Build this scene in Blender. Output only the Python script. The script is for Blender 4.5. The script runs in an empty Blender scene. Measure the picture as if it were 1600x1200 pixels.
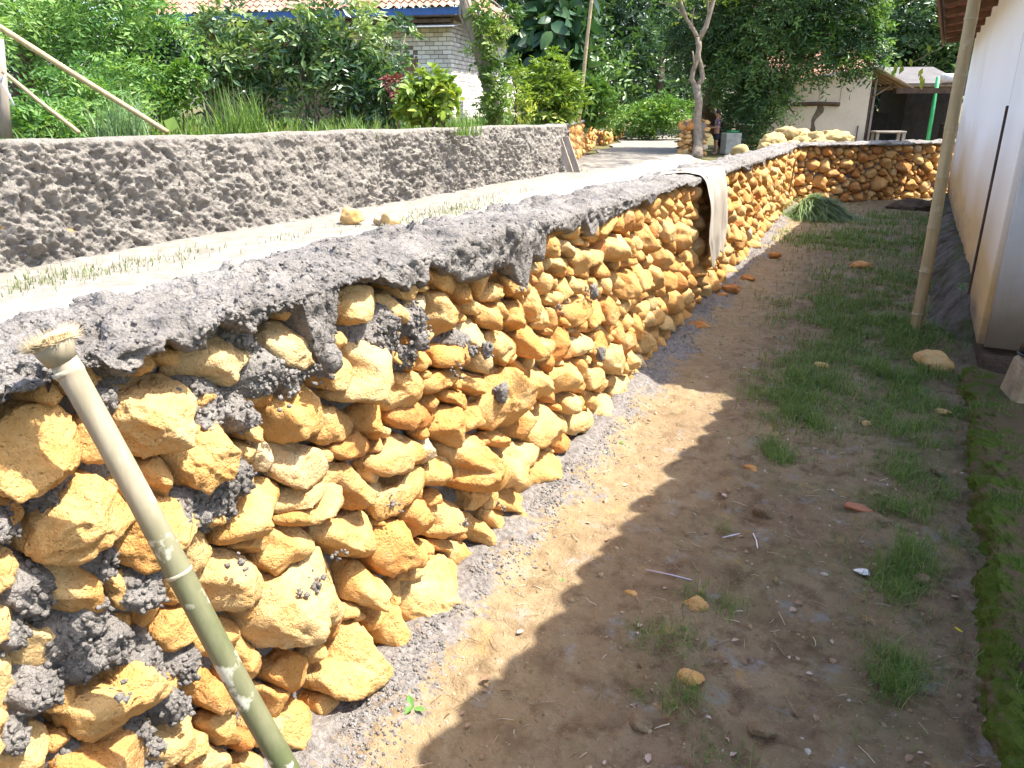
import bpy, bmesh, math, random
import numpy as np
from mathutils import Vector

# ------------------------------------------------------------------ camera, sky, sun, exposure
scn = bpy.context.scene
COL = scn.collection
CAM_H = 1.75
PITCH = math.atan(435.0 / 1200.0)
YAW = math.atan(575.0 / math.hypot(1200.0, 435.0))
cd = bpy.data.cameras.new('camera')
cd.sensor_width = 36.0
cd.lens = 27.0
cd.clip_start = 0.05
cd.clip_end = 2000.0
cam = bpy.data.objects.new('camera', cd)
cam.location = (0, 0, CAM_H)
cam.rotation_euler = (math.pi / 2 - PITCH, 0, YAW)
COL.objects.link(cam)
scn.camera = cam

SUN_AZ = math.radians(22.0)      # from +X towards +Y
SUN_EL = math.radians(61.5)
sdir = Vector((math.cos(SUN_EL) * math.cos(SUN_AZ), math.cos(SUN_EL) * math.sin(SUN_AZ), math.sin(SUN_EL)))
world = bpy.data.worlds.new('World')
scn.world = world
world.use_nodes = True
wn = world.node_tree
sky = wn.nodes.new('ShaderNodeTexSky')
sky.sky_type = 'NISHITA'
sky.sun_disc = False
sky.sun_elevation = SUN_EL
sky.sun_rotation = math.pi / 2 - SUN_AZ
sky.air_density = 1.0
sky.dust_density = 2.5
bg = wn.nodes['Background']
bg.inputs[1].default_value = 0.15
wn.links.new(sky.outputs[0], bg.inputs[0])
sl = bpy.data.lights.new('sun', 'SUN')
sl.energy = 3.65
sl.angle = math.radians(0.55)
sl.color = (1.0, 0.95, 0.86)
sun = bpy.data.objects.new('sun', sl)
sun.rotation_euler = sdir.to_track_quat('Z', 'Y').to_euler()
sun.location = (20, 8, 40)
COL.objects.link(sun)
vs = scn.view_settings
vs.view_transform = 'Standard'
vs.look = 'None'
vs.exposure = 1.95
vs.gamma = 1.0
vs.use_curve_mapping = False
scn.cycles.max_bounces = 8
scn.cycles.transparent_max_bounces = 8
scn.cycles.use_denoising = True

# ------------------------------------------------------------------ survey: photo pixel (1600x1200) -> metres
_c, _s, _cy, _sy = math.cos(PITCH), math.sin(PITCH), math.cos(YAW), math.sin(YAW)
def _ray(u, v):
    x, y, z = u - 800.0, 1200.0, 600.0 - v
    Y = y * _c + z * _s
    return (x * _cy - Y * _sy, x * _sy + Y * _cy, z * _c - y * _s), Y
def on(u, v, z=0.0):                 # point at height z
    r, _ = _ray(u, v); t = (z - CAM_H) / r[2]
    return np.array([r[0] * t, r[1] * t, z])
def onx(u, v, X):                    # point on the plane x = X
    r, _ = _ray(u, v); t = X / r[0]
    return np.array([X, r[1] * t, CAM_H + r[2] * t])
def at(u, v, d):                     # point at distance d in front of the camera
    r, Y = _ray(u, v); t = d / Y
    return np.array([r[0] * t, r[1] * t, CAM_H + r[2] * t])

# ------------------------------------------------------------------ mesh helpers
def tag(o, label=None, cat=None, group=None, kind=None):
    if label: o['label'] = label
    if cat: o['category'] = cat
    if group: o['group'] = group
    if kind: o['kind'] = kind
    return o
ORG = {}
def thing(name, loc, label, cat, group=None):
    o = bpy.data.objects.new(name, None)
    o.empty_display_size = 0.1
    COL.objects.link(o)
    o.location = tuple(float(q) for q in loc)
    ORG[o.name] = np.array(loc, float)
    return tag(o, label, cat, group)
def mesh(name, V, F, m, smooth=True, tint=None):
    V = np.asarray(V, np.float32)
    if not isinstance(F, list) or (len(F) and not hasattr(F[0], 'ndim')):
        F = [np.asarray(F)]
    me = bpy.data.meshes.new(name)
    loops = np.concatenate([f.reshape(-1) for f in F]).astype(np.int32)
    tot = np.concatenate([np.full(len(f), f.shape[1]) for f in F]).astype(np.int32)
    st = np.concatenate([[0], np.cumsum(tot)[:-1]]).astype(np.int32)
    me.vertices.add(len(V)); me.vertices.foreach_set('co', V.reshape(-1))
    me.loops.add(len(loops)); me.loops.foreach_set('vertex_index', loops)
    me.polygons.add(len(tot)); me.polygons.foreach_set('loop_start', st)
    me.polygons.foreach_set('loop_total', tot)
    me.polygons.foreach_set('use_smooth', np.full(len(tot), bool(smooth)))
    if tint is not None:
        a = me.attributes.new('tint', 'FLOAT', 'POINT')
        a.data.foreach_set('value', np.asarray(tint, np.float32))
    me.update(calc_edges=True)
    me.validate()
    if m is not None: me.materials.append(m)
    return me
def mk(name, V, F, m, parent=None, smooth=True, tint=None, loc=None):
    """one mesh object; V in world metres, re-based on its parent's or its own origin"""
    V = np.asarray(V, np.float64)
    if parent is not None:
        p0 = ORG[parent.name]
        o0 = p0 if loc is None else np.asarray(loc, float)
    else:
        p0 = np.zeros(3)
        o0 = p0 if loc is None else np.asarray(loc, float)
    me = mesh(name, V - o0, F, m, smooth, tint)
    o = bpy.data.objects.new(name, me)
    COL.objects.link(o)
    if parent is not None: o.parent = parent
    o.location = tuple(o0 - p0)
    ORG[o.name] = o0
    return o
class MB:
    """collects shapes for ONE mesh"""
    def __init__(s): s.V = []; s.F = {}; s.n = 0; s.T = []
    def add(s, V, F, tint=0.5):
        V = np.asarray(V, float)
        for f in (F if isinstance(F, list) else [F]):
            f = np.asarray(f)
            s.F.setdefault(f.shape[1], []).append(f + s.n)
        s.V.append(V); s.n += len(V)
        s.T.append(np.full(len(V), tint) if np.isscalar(tint) else np.asarray(tint))
        return s
    def build(s, name, m, parent=None, smooth=False, loc=None):
        return mk(name, np.concatenate(s.V), [np.concatenate(f) for f in s.F.values()], m, parent, smooth, np.concatenate(s.T), loc)
def frame(d, up=(0, 0, 1)):
    d = np.asarray(d, float); d = d / np.linalg.norm(d)
    u = np.asarray(up, float)
    if abs(d @ u) > 0.97: u = np.array([1.0, 0, 0])
    x = np.cross(u, d); x /= np.linalg.norm(x)
    return x, np.cross(d, x), d
def cbox(c, sx, sy, sz, ax=None, b=0.0):
    """box (chamfered by b) centred at c, half sizes; ax = 3 axes"""
    ax = np.eye(3) if ax is None else np.asarray(ax)
    if b <= 0:
        V = np.array([[x, y, z] for x in (-1, 1) for y in (-1, 1) for z in (-1, 1)], float) * (sx, sy, sz)
        F = np.array([[0, 1, 3, 2], [4, 6, 7, 5], [0, 4, 5, 1], [2, 3, 7, 6], [0, 2, 6, 4], [1, 5, 7, 3]])
        return V @ ax + c, [F]
    bm = bmesh.new(); bmesh.ops.create_cube(bm, size=2.0)
    bmesh.ops.scale(bm, vec=(sx, sy, sz), verts=bm.verts)
    bmesh.ops.bevel(bm, geom=bm.edges[:], offset=b, segments=1, affect='EDGES')
    V = np.array([v.co[:] for v in bm.verts]); fs = {}
    for f in bm.faces: fs.setdefault(len(f.verts), []).append([v.index for v in f.verts])
    bm.verts.index_update(); bm.free()
    return V @ ax + c, [np.array(f) for f in fs.values()]
def zrot(a):
    return np.array([[math.cos(a), math.sin(a), 0], [-math.sin(a), math.cos(a), 0], [0, 0, 1]])
def tube(pts, rad, n=8, cap=True):
    pts = np.asarray(pts, float); rad = np.broadcast_to(np.asarray(rad, float), (len(pts),))
    V = []; prev = None
    for i, p in enumerate(pts):
        d = pts[min(i + 1, len(pts) - 1)] - pts[max(i - 1, 0)]
        x, y, d = frame(d)
        if prev is not None:
            x = prev - (prev @ d) * d; x /= np.linalg.norm(x); y = np.cross(d, x)
        prev = x
        a = np.arange(n) * 2 * math.pi / n
        V.append(p + rad[i] * (np.cos(a)[:, None] * x + np.sin(a)[:, None] * y))
    V = np.concatenate(V); F = []
    for i in range(len(pts) - 1):
        for k in range(n):
            F.append([i * n + k, i * n + (k + 1) % n, (i + 1) * n + (k + 1) % n, (i + 1) * n + k])
    Fs = [np.array(F)]
    if cap: Fs.append(np.array([list(range(n))[::-1], list(range((len(pts) - 1) * n, len(pts) * n))]))
    return V, Fs
def grid_faces(nu, nv):
    i = np.arange(nu - 1)[:, None] * nv + np.arange(nv - 1)[None, :]
    i = i.reshape(-1)
    return np.stack([i, i + nv, i + nv + 1, i + 1], 1)

# ------------------------------------------------------------------ numpy noise
def _hash(i, j, k, seed):
    h = (i * 374761393 + j * 668265263 + k * 2147483647 + seed * 974711) & 0xFFFFFFFF
    h = ((h ^ (h >> 13)) * 1274126177) & 0xFFFFFFFF
    h = ((h ^ (h >> 16)) * 2246822519) & 0xFFFFFFFF
    return ((h ^ (h >> 15)) & 0xFFFFFF) / float(0xFFFFFF)
def vnoise(P, seed=0):
    P = np.asarray(P, float); I = np.floor(P).astype(np.int64); f = P - I
    f = f * f * f * (f * (f * 6 - 15) + 10)
    i, j, k = I[..., 0], I[..., 1], I[..., 2]; x, y, z = f[..., 0], f[..., 1], f[..., 2]
    def L(dk):
        a = _hash(i, j, k + dk, seed) * (1 - x) + _hash(i + 1, j, k + dk, seed) * x
        b = _hash(i, j + 1, k + dk, seed) * (1 - x) + _hash(i + 1, j + 1, k + dk, seed) * x
        return a * (1 - y) + b * y
    return (L(0) * (1 - z) + L(1) * z) * 2 - 1
_R = np.array([[0.36, 0.48, -0.8], [-0.8, 0.6, 0.0], [0.48, 0.64, 0.6]])
def fbm(P, scale=1.0, octs=4, seed=0, gain=0.5):
    P = np.asarray(P, float) * scale; s = 0; a = 1.0; t = 0
    for o in range(octs):
        s = s + a * vnoise(P, seed + o * 17); t += a
        a *= gain; P = (P @ _R) * 2.03
    return s / t
def billow(P, scale=1.0, octs=3, seed=0, gain=0.5):
    P = np.asarray(P, float) * scale; s = 0; a = 1.0; t = 0
    for o in range(octs):
        s = s + a * np.abs(vnoise(P, seed + o * 31)); t += a
        a *= gain; P = (P @ _R) * 2.07
    return s / t
def sstep(a, b, x):
    t = np.clip((x - a) / (b - a), 0, 1); return t * t * (3 - 2 * t)

# ------------------------------------------------------------------ materials
class NT:
    def __init__(s, name):
        s.m = bpy.data.materials.new(name); s.m.use_nodes = True
        s.t = s.m.node_tree; s.t.nodes.clear()
        s.o = s.t.nodes.new('ShaderNodeOutputMaterial'); s._tc = None
    def n(s, k, **kw):
        nd = s.t.nodes.new('ShaderNode' + k)
        for a, b in kw.items(): setattr(nd, a, b)
        return nd
    def l(s, a, b): s.t.links.new(a, b)
    def pos(s):
        if s._tc is None: s._tc = s.n('NewGeometry').outputs['Position']
        return s._tc
    def noise(s, scale, detail=4, rough=0.55, vec=None, dist=0.0):
        nd = s.n('TexNoise'); nd.inputs['Scale'].default_value = scale; nd.inputs['Detail'].default_value = detail
        nd.inputs['Roughness'].default_value = rough; nd.inputs['Distortion'].default_value = dist
        s.l(vec if vec is not None else s.pos(), nd.inputs['Vector']); return nd.outputs['Fac']
    def voro(s, scale, feature='F1', vec=None):
        nd = s.n('TexVoronoi', feature=feature); nd.inputs['Scale'].default_value = scale
        s.l(vec if vec is not None else s.pos(), nd.inputs['Vector']); return nd.outputs['Distance']
    def ramp(s, fac, *stops):
        nd = s.n('ValToRGB'); e = nd.color_ramp.elements
        while len(e) > 1: e.remove(e[-1])
        for i, (p, c) in enumerate(stops):
            q = e[0] if i == 0 else e.new(p)
            q.position = p; q.color = (c if len(c) == 4 else tuple(c) + (1,)) if not isinstance(c, (int, float)) else (c, c, c, 1)
        s.l(fac, nd.inputs[0]); return nd.outputs[0]
    def mix(s, fac, a, b, mode='MIX'):
        nd = s.n('Mix', data_type='RGBA', blend_type=mode)
        for v, i in ((fac, 0), (a, 6), (b, 7)):
            if isinstance(v, (int, float)): nd.inputs[i].default_value = v
            elif isinstance(v, tuple): nd.inputs[i].default_value = v if len(v) == 4 else v + (1,)
            else: s.l(v, nd.inputs[i])
        return nd.outputs[2]
    def math(s, op, a, b=0.0, c=None):
        nd = s.n('Math', operation=op)
        for i, v in enumerate((a, b, c)):
            if v is None: continue
            if isinstance(v, (int, float)): nd.inputs[i].default_value = v
            else: s.l(v, nd.inputs[i])
        return nd.outputs[0]
    def sep(s, vec=None):
        nd = s.n('SeparateXYZ'); s.l(vec if vec is not None else s.pos(), nd.inputs[0]); return nd.outputs
    def attr(s, name='tint'):
        return s.n('Attribute', attribute_name=name).outputs['Fac']
    def scaled(s, k, vec=None):
        nd = s.n('Mapping'); nd.inputs['Scale'].default_value = k
        s.l(vec if vec is not None else s.pos(), nd.inputs['Vector']); return nd.outputs[0]
    def bump(s, h, strength=0.5, dist=0.01, prev=None):
        nd = s.n('Bump'); nd.inputs['Strength'].default_value = strength; nd.inputs['Distance'].default_value = dist
        s.l(h, nd.inputs['Height'])
        if prev is not None: s.l(prev, nd.inputs['Normal'])
        return nd.outputs[0]
    def bsdf(s, col, rough=0.9, nrm=None, spec=0.25, metal=0.0, coat=None):
        b = s.n('BsdfPrincipled')
        for v, i in ((col, 'Base Color'), (rough, 'Roughness'), (spec, 'Specular IOR Level'), (metal, 'Metallic')):
            if isinstance(v, (int, float)): b.inputs[i].default_value = v
            elif isinstance(v, tuple): b.inputs[i].default_value = v if len(v) == 4 else v + (1,)
            else: s.l(v, b.inputs[i])
        if nrm is not None: s.l(nrm, b.inputs['Normal'])
        return b.outputs[0]
    def done(s, sh): s.l(sh, s.o.inputs[0]); return s.m
def m_limestone():
    t = NT('ochre_limestone'); a = t.attr()
    base = t.ramp(a, (0.0, (0.44, 0.195, 0.07)), (0.3, (0.54, 0.29, 0.10)), (0.62, (0.60, 0.375, 0.15)), (0.86, (0.59, 0.43, 0.22)), (1.0, (0.56, 0.47, 0.36)))
    n1 = t.noise(11, 5, 0.6); n2 = t.noise(60, 4, 0.65); n3 = t.noise(4, 3, 0.5)
    c = t.mix(t.ramp(n1, (0.40, 0.0), (0.66, 0.75)), base, t.mix(1.0, base, (1.0, 0.82, 0.62), 'MULTIPLY'))
    c = t.mix(t.ramp(n3, (0.5, 0.0), (0.72, 0.6)), c, (0.66, 0.49, 0.25))
    c = t.mix(t.ramp(n2, (0.28, 0.6), (0.38, 0.0)), c, (0.30, 0.15, 0.05))
    c = t.mix(t.ramp(t.noise(23, 3, 0.6), (0.66, 0.0), (0.74, 0.6)), c, (0.25, 0.21, 0.17))
    h = t.math('ADD', t.math('MULTIPLY', n1, 1.0), t.math('MULTIPLY', n2, 0.35))
    pit = t.ramp(t.voro(95), (0.0, 0.0), (0.35, 1.0))
    c = t.mix(t.ramp(t.voro(62), (0.05, 0.55), (0.16, 0.0)), c, (0.30, 0.15, 0.055))
    c = t.mix(t.ramp(t.noise(6.5, 5, 0.7), (0.50, 0.0), (0.68, 0.55)), c, t.mix(1.0, base, (0.92, 0.68, 0.45), 'MULTIPLY'))
    nr = t.bump(h, 0.75, 0.045); nr = t.bump(t.math('ADD', t.noise(150, 4, 0.75), t.math('MULTIPLY', pit, 0.5)), 0.7, 0.010, nr)
    return t.done(t.bsdf(c, 0.93, nr, 0.12))
def m_mortar(name, dark, light, warm):
    t = NT(name); n1 = t.noise(9, 5, 0.6); n2 = t.noise(70, 4, 0.7); n3 = t.noise(2.2, 3, 0.5)
    c = t.mix(t.ramp(n1, (0.35, 0.0), (0.7, 1.0)), dark, light)
    c = t.mix(t.ramp(n3, (0.48, 0.0), (0.75, 0.6)), c, warm)
    c = t.mix(t.ramp(n2, (0.62, 0.0), (0.72, 0.5)), c, tuple(min(1, q * 1.9) for q in light))
    v1 = t.voro(42, 'SMOOTH_F1'); v2 = t.voro(120)
    nr = t.bump(t.math('ADD', n1, t.math('MULTIPLY', n2, 0.6)), 0.9, 0.03)
    nr = t.bump(t.math('MULTIPLY', v1, -1.0), 0.8, 0.02, nr)
    nr = t.bump(t.math('ADD', t.noise(260, 3, 0.75), t.math('MULTIPLY', v2, -1.0)), 0.8, 0.006, nr)
    return t.done(t.bsdf(c, 0.88, nr, 0.2))
def m_leaf(name, dark, mid, light, trans=0.3, rough=0.45, spec=0.35):
    t = NT(name); a = t.attr()
    c = t.ramp(a, (0.0, dark), (0.55, mid), (1.0, light))
    p = t.bsdf(c, rough, None, spec)
    tr = t.n('BsdfTranslucent'); t.l(t.mix(1.0, c, (1.0, 1.0, 0.45), 'MULTIPLY'), tr.inputs[0])
    ms = t.n('MixShader'); ms.inputs[0].default_value = trans
    t.l(p, ms.inputs[1]); t.l(tr.outputs[0], ms.inputs[2])
    return t.done(ms.outputs[0])
def m_plain(name, col, var=0.25, scale=8.0, rough=0.8, bump=0.3, bscale=60.0, spec=0.25, stretch=None, dist=0.006):
    t = NT(name); v = t.scaled(stretch) if stretch else None
    n1 = t.noise(scale, 4, 0.6, v); n2 = t.noise(bscale, 4, 0.65, v)
    dk = tuple(q * (1 - var) for q in col); lt = tuple(min(1, q * (1 + var)) for q in col)
    c = t.mix(t.ramp(n1, (0.3, 0.0), (0.7, 1.0)), dk, lt)
    c = t.mix(t.ramp(n2, (0.3, 0.4), (0.5, 0.0)), c, tuple(q * 0.55 for q in col))
    return t.done(t.bsdf(c, rough, t.bump(n2, bump, dist), spec))
MAT = {}
MAT['stone'] = m_limestone()
MAT['mortar'] = m_mortar('wet_mortar', (0.175, 0.160, 0.146), (0.275, 0.252, 0.232), (0.34, 0.315, 0.285))
MAT['render'] = m_mortar('rough_render', (0.185, 0.166, 0.143), (0.285, 0.258, 0.224), (0.315, 0.282, 0.235))
MAT['spill'] = m_mortar('spilt_mortar', (0.20, 0.185, 0.175), (0.33, 0.305, 0.285), (0.36, 0.32, 0.26))
MAT['wood'] = m_plain('weathered_wood', (0.20, 0.14, 0.09), 0.35, 5, 0.85, 0.5, 40, 0.2, (1, 1, 0.15))
MAT['greywood'] = m_plain('grey_wood', (0.27, 0.23, 0.19), 0.3, 5, 0.85, 0.5, 40, 0.2, (1, 1, 0.15))
MAT['darkwood'] = m_plain('dark_wood', (0.075, 0.045, 0.03), 0.4, 6, 0.8, 0.5, 50, 0.25)
MAT['bark'] = m_plain('pale_bark', (0.26, 0.21, 0.16), 0.35, 9, 0.9, 0.7, 45, 0.15, None, 0.02)
MAT['darkbark'] = m_plain('dark_bark', (0.10, 0.07, 0.045), 0.35, 9, 0.9, 0.7, 45, 0.15, None, 0.02)
MAT['concrete'] = m_plain('old_concrete', (0.36, 0.34, 0.28), 0.25, 6, 0.9, 0.5, 60)
MAT['greenpaint'] = m_plain('green_paint', (0.03, 0.30, 0.10), 0.2, 6, 0.5, 0.1, 60, 0.4)
MAT['blackplastic'] = m_plain('black_plastic', (0.012, 0.012, 0.014), 0.2, 12, 0.35, 0.05, 60, 0.5)
MAT['white'] = m_plain('white_cord', (0.75, 0.75, 0.75), 0.1, 12, 0.7, 0.1, 60)
# ------------------------------------------------------------------ setting: ground
RNG = np.random.default_rng(11)
def m_soil():
    t = NT('soil'); P = t.sep()
    n1 = t.noise(1.7, 5, 0.6); n2 = t.noise(9, 5, 0.65); n3 = t.noise(48, 4, 0.7); n4 = t.noise(0.8, 3, 0.5)
    c = t.mix(t.ramp(n1, (0.35, 0.0), (0.65, 1.0)), (0.185, 0.125, 0.075), (0.25, 0.185, 0.112))
    c = t.mix(t.ramp(n2, (0.48, 0.0), (0.66, 0.85)), c, (0.10, 0.06, 0.035))
    c = t.mix(t.ramp(t.noise(20, 4, 0.7), (0.60, 0.0), (0.70, 0.7)), c, (0.075, 0.05, 0.03))
    c = t.mix(t.ramp(n3, (0.60, 0.0), (0.72, 0.65)), c, (0.36, 0.29, 0.18))
    c = t.mix(t.ramp(t.noise(6.0, 5, 0.7), (0.57, 0.0), (0.66, 0.8)), c, (0.22, 0.205, 0.19))
    c = t.mix(t.ramp(t.noise(4.3, 5, 0.7), (0.60, 0.0), (0.69, 0.8)), c, (0.33, 0.215, 0.085))
    # paler tan tone towards the wall, algae film in the damp middle of the yard
    near_wall = t.math('MULTIPLY', t.ramp(P[0], (0.0, 1.0), (1.0, 0.0)), 1.0)
    mr = t.n('MapRange'); mr.inputs[1].default_value = -1.05; mr.inputs[2].default_value = -0.35; mr.inputs[3].default_value = 0.6; mr.inputs[4].default_value = 0.0
    t.l(P[0], mr.inputs[0])
    c = t.mix(t.math('MULTIPLY', mr.outputs[0], t.ramp(n4, (0.3, 0.4), (0.6, 1.0))), c, (0.33, 0.24, 0.125))
    mg = t.n('MapRange'); mg.inputs[1].default_value = -0.75; mg.inputs[2].default_value = -0.1; mg.inputs[3].default_value = 0.0; mg.inputs[4].default_value = 0.45
    t.l(P[0], mg.inputs[0])
    c = t.mix(t.math('MULTIPLY', mg.outputs[0], t.ramp(t.noise(1.3, 4, 0.6), (0.42, 0.0), (0.62, 1.0))), c, (0.10, 0.10, 0.042))
    gs = t.n('MapRange'); gs.inputs[1].default_value = -1.04; gs.inputs[2].default_value = -1.13; gs.inputs[3].default_value = 0.0; gs.inputs[4].default_value = 1.0
    t.l(t.math('ADD', P[0], t.math('ADD', t.math('MULTIPLY', t.math('SUBTRACT', t.noise(2.6, 4, 0.7), 0.5), 0.75), t.math('MULTIPLY', t.math('SUBTRACT', t.noise(38, 3, 0.7), 0.5), 0.45))), gs.inputs[0])
    grey = t.mix(t.ramp(n3, (0.35, 0.0), (0.65, 1.0)), (0.10, 0.092, 0.09), (0.24, 0.222, 0.21))
    c = t.mix(t.math('MULTIPLY', gs.outputs[0], 0.92), c, grey)
    nr = t.bump(t.math('ADD', n2, t.math('MULTIPLY', n3, 0.5)), 0.85, 0.03)
    nr = t.bump(t.noise(160, 3, 0.7), 0.7, 0.006, nr)
    return t.done(t.bsdf(c, 0.92, nr, 0.2))
def m_road():
    t = NT('sandy_road'); P = t.sep()
    n1 = t.noise(1.2, 5, 0.6); n2 = t.noise(7, 5, 0.65); n3 = t.noise(40, 4, 0.7)
    c = t.mix(t.ramp(n1, (0.35, 0.0), (0.65, 1.0)), (0.36, 0.32, 0.25), (0.46, 0.425, 0.35))
    c = t.mix(t.ramp(n2, (0.56, 0.0), (0.70, 0.6)), c, (0.24, 0.19, 0.13))
    mr = t.n('MapRange'); mr.inputs[1].default_value = -5.0; mr.inputs[2].default_value = -5.5; mr.inputs[3].default_value = 0.0; mr.inputs[4].default_value = 1.0
    t.l(t.math('ADD', P[0], t.math('MULTIPLY', t.math('SUBTRACT', n1, 0.5), 1.4)), mr.inputs[0])
    verge = t.mix(t.ramp(n2, (0.35, 0.0), (0.65, 1.0)), (0.17, 0.152, 0.125), (0.25, 0.23, 0.20))
    c = t.mix(mr.outputs[0], c, verge)
    nr = t.bump(t.math('ADD', n2, n3), 0.6, 0.02)
    return t.done(t.bsdf(c, 0.95, nr, 0.1))
MAT['soil'] = m_soil(); MAT['road'] = m_road()
MAT['gardensoil'] = m_plain('garden_soil', (0.11, 0.10, 0.045), 0.4, 2.0, 0.95, 0.8, 20, 0.1, None, 0.05)

def ground_z(X, Y):
    P = np.stack([X, Y, np.zeros_like(X)], -1)
    z = 0.02 * fbm(P, 1.3, 3, 5) + 0.016 * fbm(P, 6, 3, 9) + 0.011 * fbm(P, 20, 3, 12, 0.6)
    gs = sstep(0.0, 0.12, -1.06 - X + 0.24 * fbm(P, 2.6, 3, 61))                # mortar spilt along the wall foot
    z += 0.03 * sstep(-0.98, -1.25, X) + gs * (0.018 + 0.028 * (0.45 - billow(P, 21, 3, 63, 0.65))) + 0.012 * sstep(0.12, 0.4, fbm(P, 9, 3, 67))
    return z
def axis(a, b, d0, k):
    out = [a]
    while out[-1] < b: out.append(out[-1] + max(d0, k * abs(out[-1])))
    return np.array(out)
ys = axis(0.7, 18.6, 0.011, 0.0048); xs = np.linspace(-1.5, 1.9, 250)
ys = np.concatenate([np.linspace(-4, 0.68, 20), ys])
YY, XX = np.meshgrid(ys, xs, indexing='ij')
ZZ = ground_z(XX, YY)
yard = mk('yard', np.stack([XX, YY, ZZ], -1).reshape(-1, 3), grid_faces(len(ys), len(xs)), MAT['soil'])
tag(yard, 'bare brown soil of the yard between the stone wall and the white house', 'ground', kind='structure')
# one sheet to the horizon under everything, then the raised road and garden levels
gv = np.array([[-900, -900, -0.12], [900, -900, -0.12], [900, 900, -0.12], [-900, 900, -0.12]], float)
tag(mk('ground', gv, np.array([[0, 1, 2, 3]]), MAT['gardensoil'], smooth=False), 'wide flat ground reaching out to the horizon', 'ground', kind='structure')
def sheet(name, x0, x1, y0, y1, zf, m, n, label):
    a = np.linspace(x0, x1, n[0]); b = np.linspace(y0, y1, n[1])
    X, Y = np.meshgrid(a, b, indexing='ij')
    o = mk(name, np.stack([X, Y, zf(X, Y)], -1).reshape(-1, 3), grid_faces(n[0], n[1]), m)
    return tag(o, label, 'ground', kind='structure')
def road_z(X, Y):
    P = np.stack([X, Y, 0 * X], -1)
    return 0.35 + 0.03 * fbm(P, 0.8, 3, 3) + 0.015 * fbm(P, 5, 3, 4)
sheet('road', -7.6, -1.48, -4, 18.3, road_z, MAT['road'], (110, 260), 'bright sandy village road between the two walls')
sheet('far_ground', -75, 70, 18.32, 130, lambda X, Y: 0.34 + 0.05 * fbm(np.stack([X, Y, 0 * X], -1), 0.3, 3, 6), MAT['gardensoil'], (120, 120), 'dark earth under the far trees and houses')
# far stretch of the road, bending left under the trees
def far_road():
    cy = np.linspace(17.6, 60, 90); L = np.interp(cy, [17.6, 20, 26, 46, 60], [-6.9, -7.2, -8.2, -12.6, -16]); R = np.interp(cy, [17.6, 20, 24, 28, 46, 60], [-1.9, -3.4, -5.0, -6.2, -10.4, -14])
    L += 0.15 * np.sin(cy * 1.7); R += 0.2 * np.sin(cy * 1.3 + 1)
    f = np.linspace(0, 1, 24)[None, :]
    X = L[:, None] * (1 - f) + R[:, None] * f; Y = np.repeat(cy[:, None], 24, 1)
    Z = 0.365 + 0.02 * fbm(np.stack([X, Y, 0 * X], -1), 1.2, 3, 8) + 0.03 * sstep(0.5, 0.0, np.minimum(f, 1 - f)) * 0 
    Z = Z + 0.03 - 0.08 * sstep(19.2, 17.9, Y)
    o = mk('road_bend', np.stack([X, Y, Z], -1).reshape(-1, 3), grid_faces(90, 24), MAT['road'])
    tag(o, 'pale road bending left beneath the trees', 'road', kind='structure')
far_road()
def garden_edge(Y): return np.interp(Y, [-4, 1.5, 16.9, 17.4, 28, 60], [-7.4, -7.28, -6.6, -6.75, -9.6, -17])
ga = np.linspace(0, 1, 60) ** 1.6; gb = np.linspace(-6, 60, 110)
GY, GA = np.meshgrid(gb, ga, indexing='ij'); GX = garden_edge(GY) - 0.15 - GA * 60
GZ = 1.22 + 0.1 * fbm(np.stack([GX, GY, 0 * GX], -1), 0.4, 3, 2) - 0.12 * sstep(0.02, 0.0, GA)
GZ = np.where(GY > 27.5, np.maximum(0.42, GZ - (GY - 27.5) * 0.12), GZ)
tag(mk('garden', np.stack([GX, GY, GZ], -1).reshape(-1, 3), grid_faces(110, 60), MAT['gardensoil']), 'raised weedy garden ground behind the rendered wall', 'ground', kind='structure')

# ------------------------------------------------------------------ stones
_ico = {}
def ico(n):
    if n not in _ico:
        bm = bmesh.new(); bmesh.ops.create_icosphere(bm, subdivisions=n, radius=1.0)
        V = np.array([v.co[:] for v in bm.verts]); V /= np.linalg.norm(V, axis=1)[:, None]
        bm.faces.ensure_lookup_table()
        F = np.array([[v.index for v in f.verts] for f in bm.faces]); bm.free(); _ico[n] = (V, F)
    return _ico[n]
def facet_radius(D, rng, n, p, lo, hi, front=None, rim=False):
    nn = rng.normal(size=(n, 3)); nn /= np.linalg.norm(nn, axis=1)[:, None]
    if front is not None:                           # planes mostly on the face side (local +z)
        ph = (np.arange(n) + rng.uniform(-0.4, 0.4, n)) * 2 * math.pi / n + rng.uniform(0, 6.28)
        th = rng.uniform(*front, n); nn = np.stack([np.sin(th) * np.cos(ph), np.sin(th) * np.sin(ph), np.cos(th)], 1)
    d = rng.uniform(lo, hi, n)
    q = np.maximum(0, D @ nn.T / d) ** p
    s = q.sum(1)
    if rim: s = s + np.hypot(D[:, 0], D[:, 1]) ** p
    s = s + (np.abs(D[:, 2]) / 1.08) ** p if front is not None else s + (1 / 1.12) ** p
    return s ** (-1.0 / p)
def free_rock(rng, size, sub=3, p=14, rough=0.05, nfac=13, seed=0):
    D, F = ico(sub)
    r = facet_radius(D, rng, nfac, p, 0.72, 1.0)
    V = D * r[:, None]
    o = rng.uniform(0, 50, 3)
    V = V * (1 + rough * fbm(V + o, 2.3, 4, seed)[:, None] * 1.6 + rough * 0.35 * billow(V + o, 9, 2, seed)[:, None])
    return V * np.asarray(size), F

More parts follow.
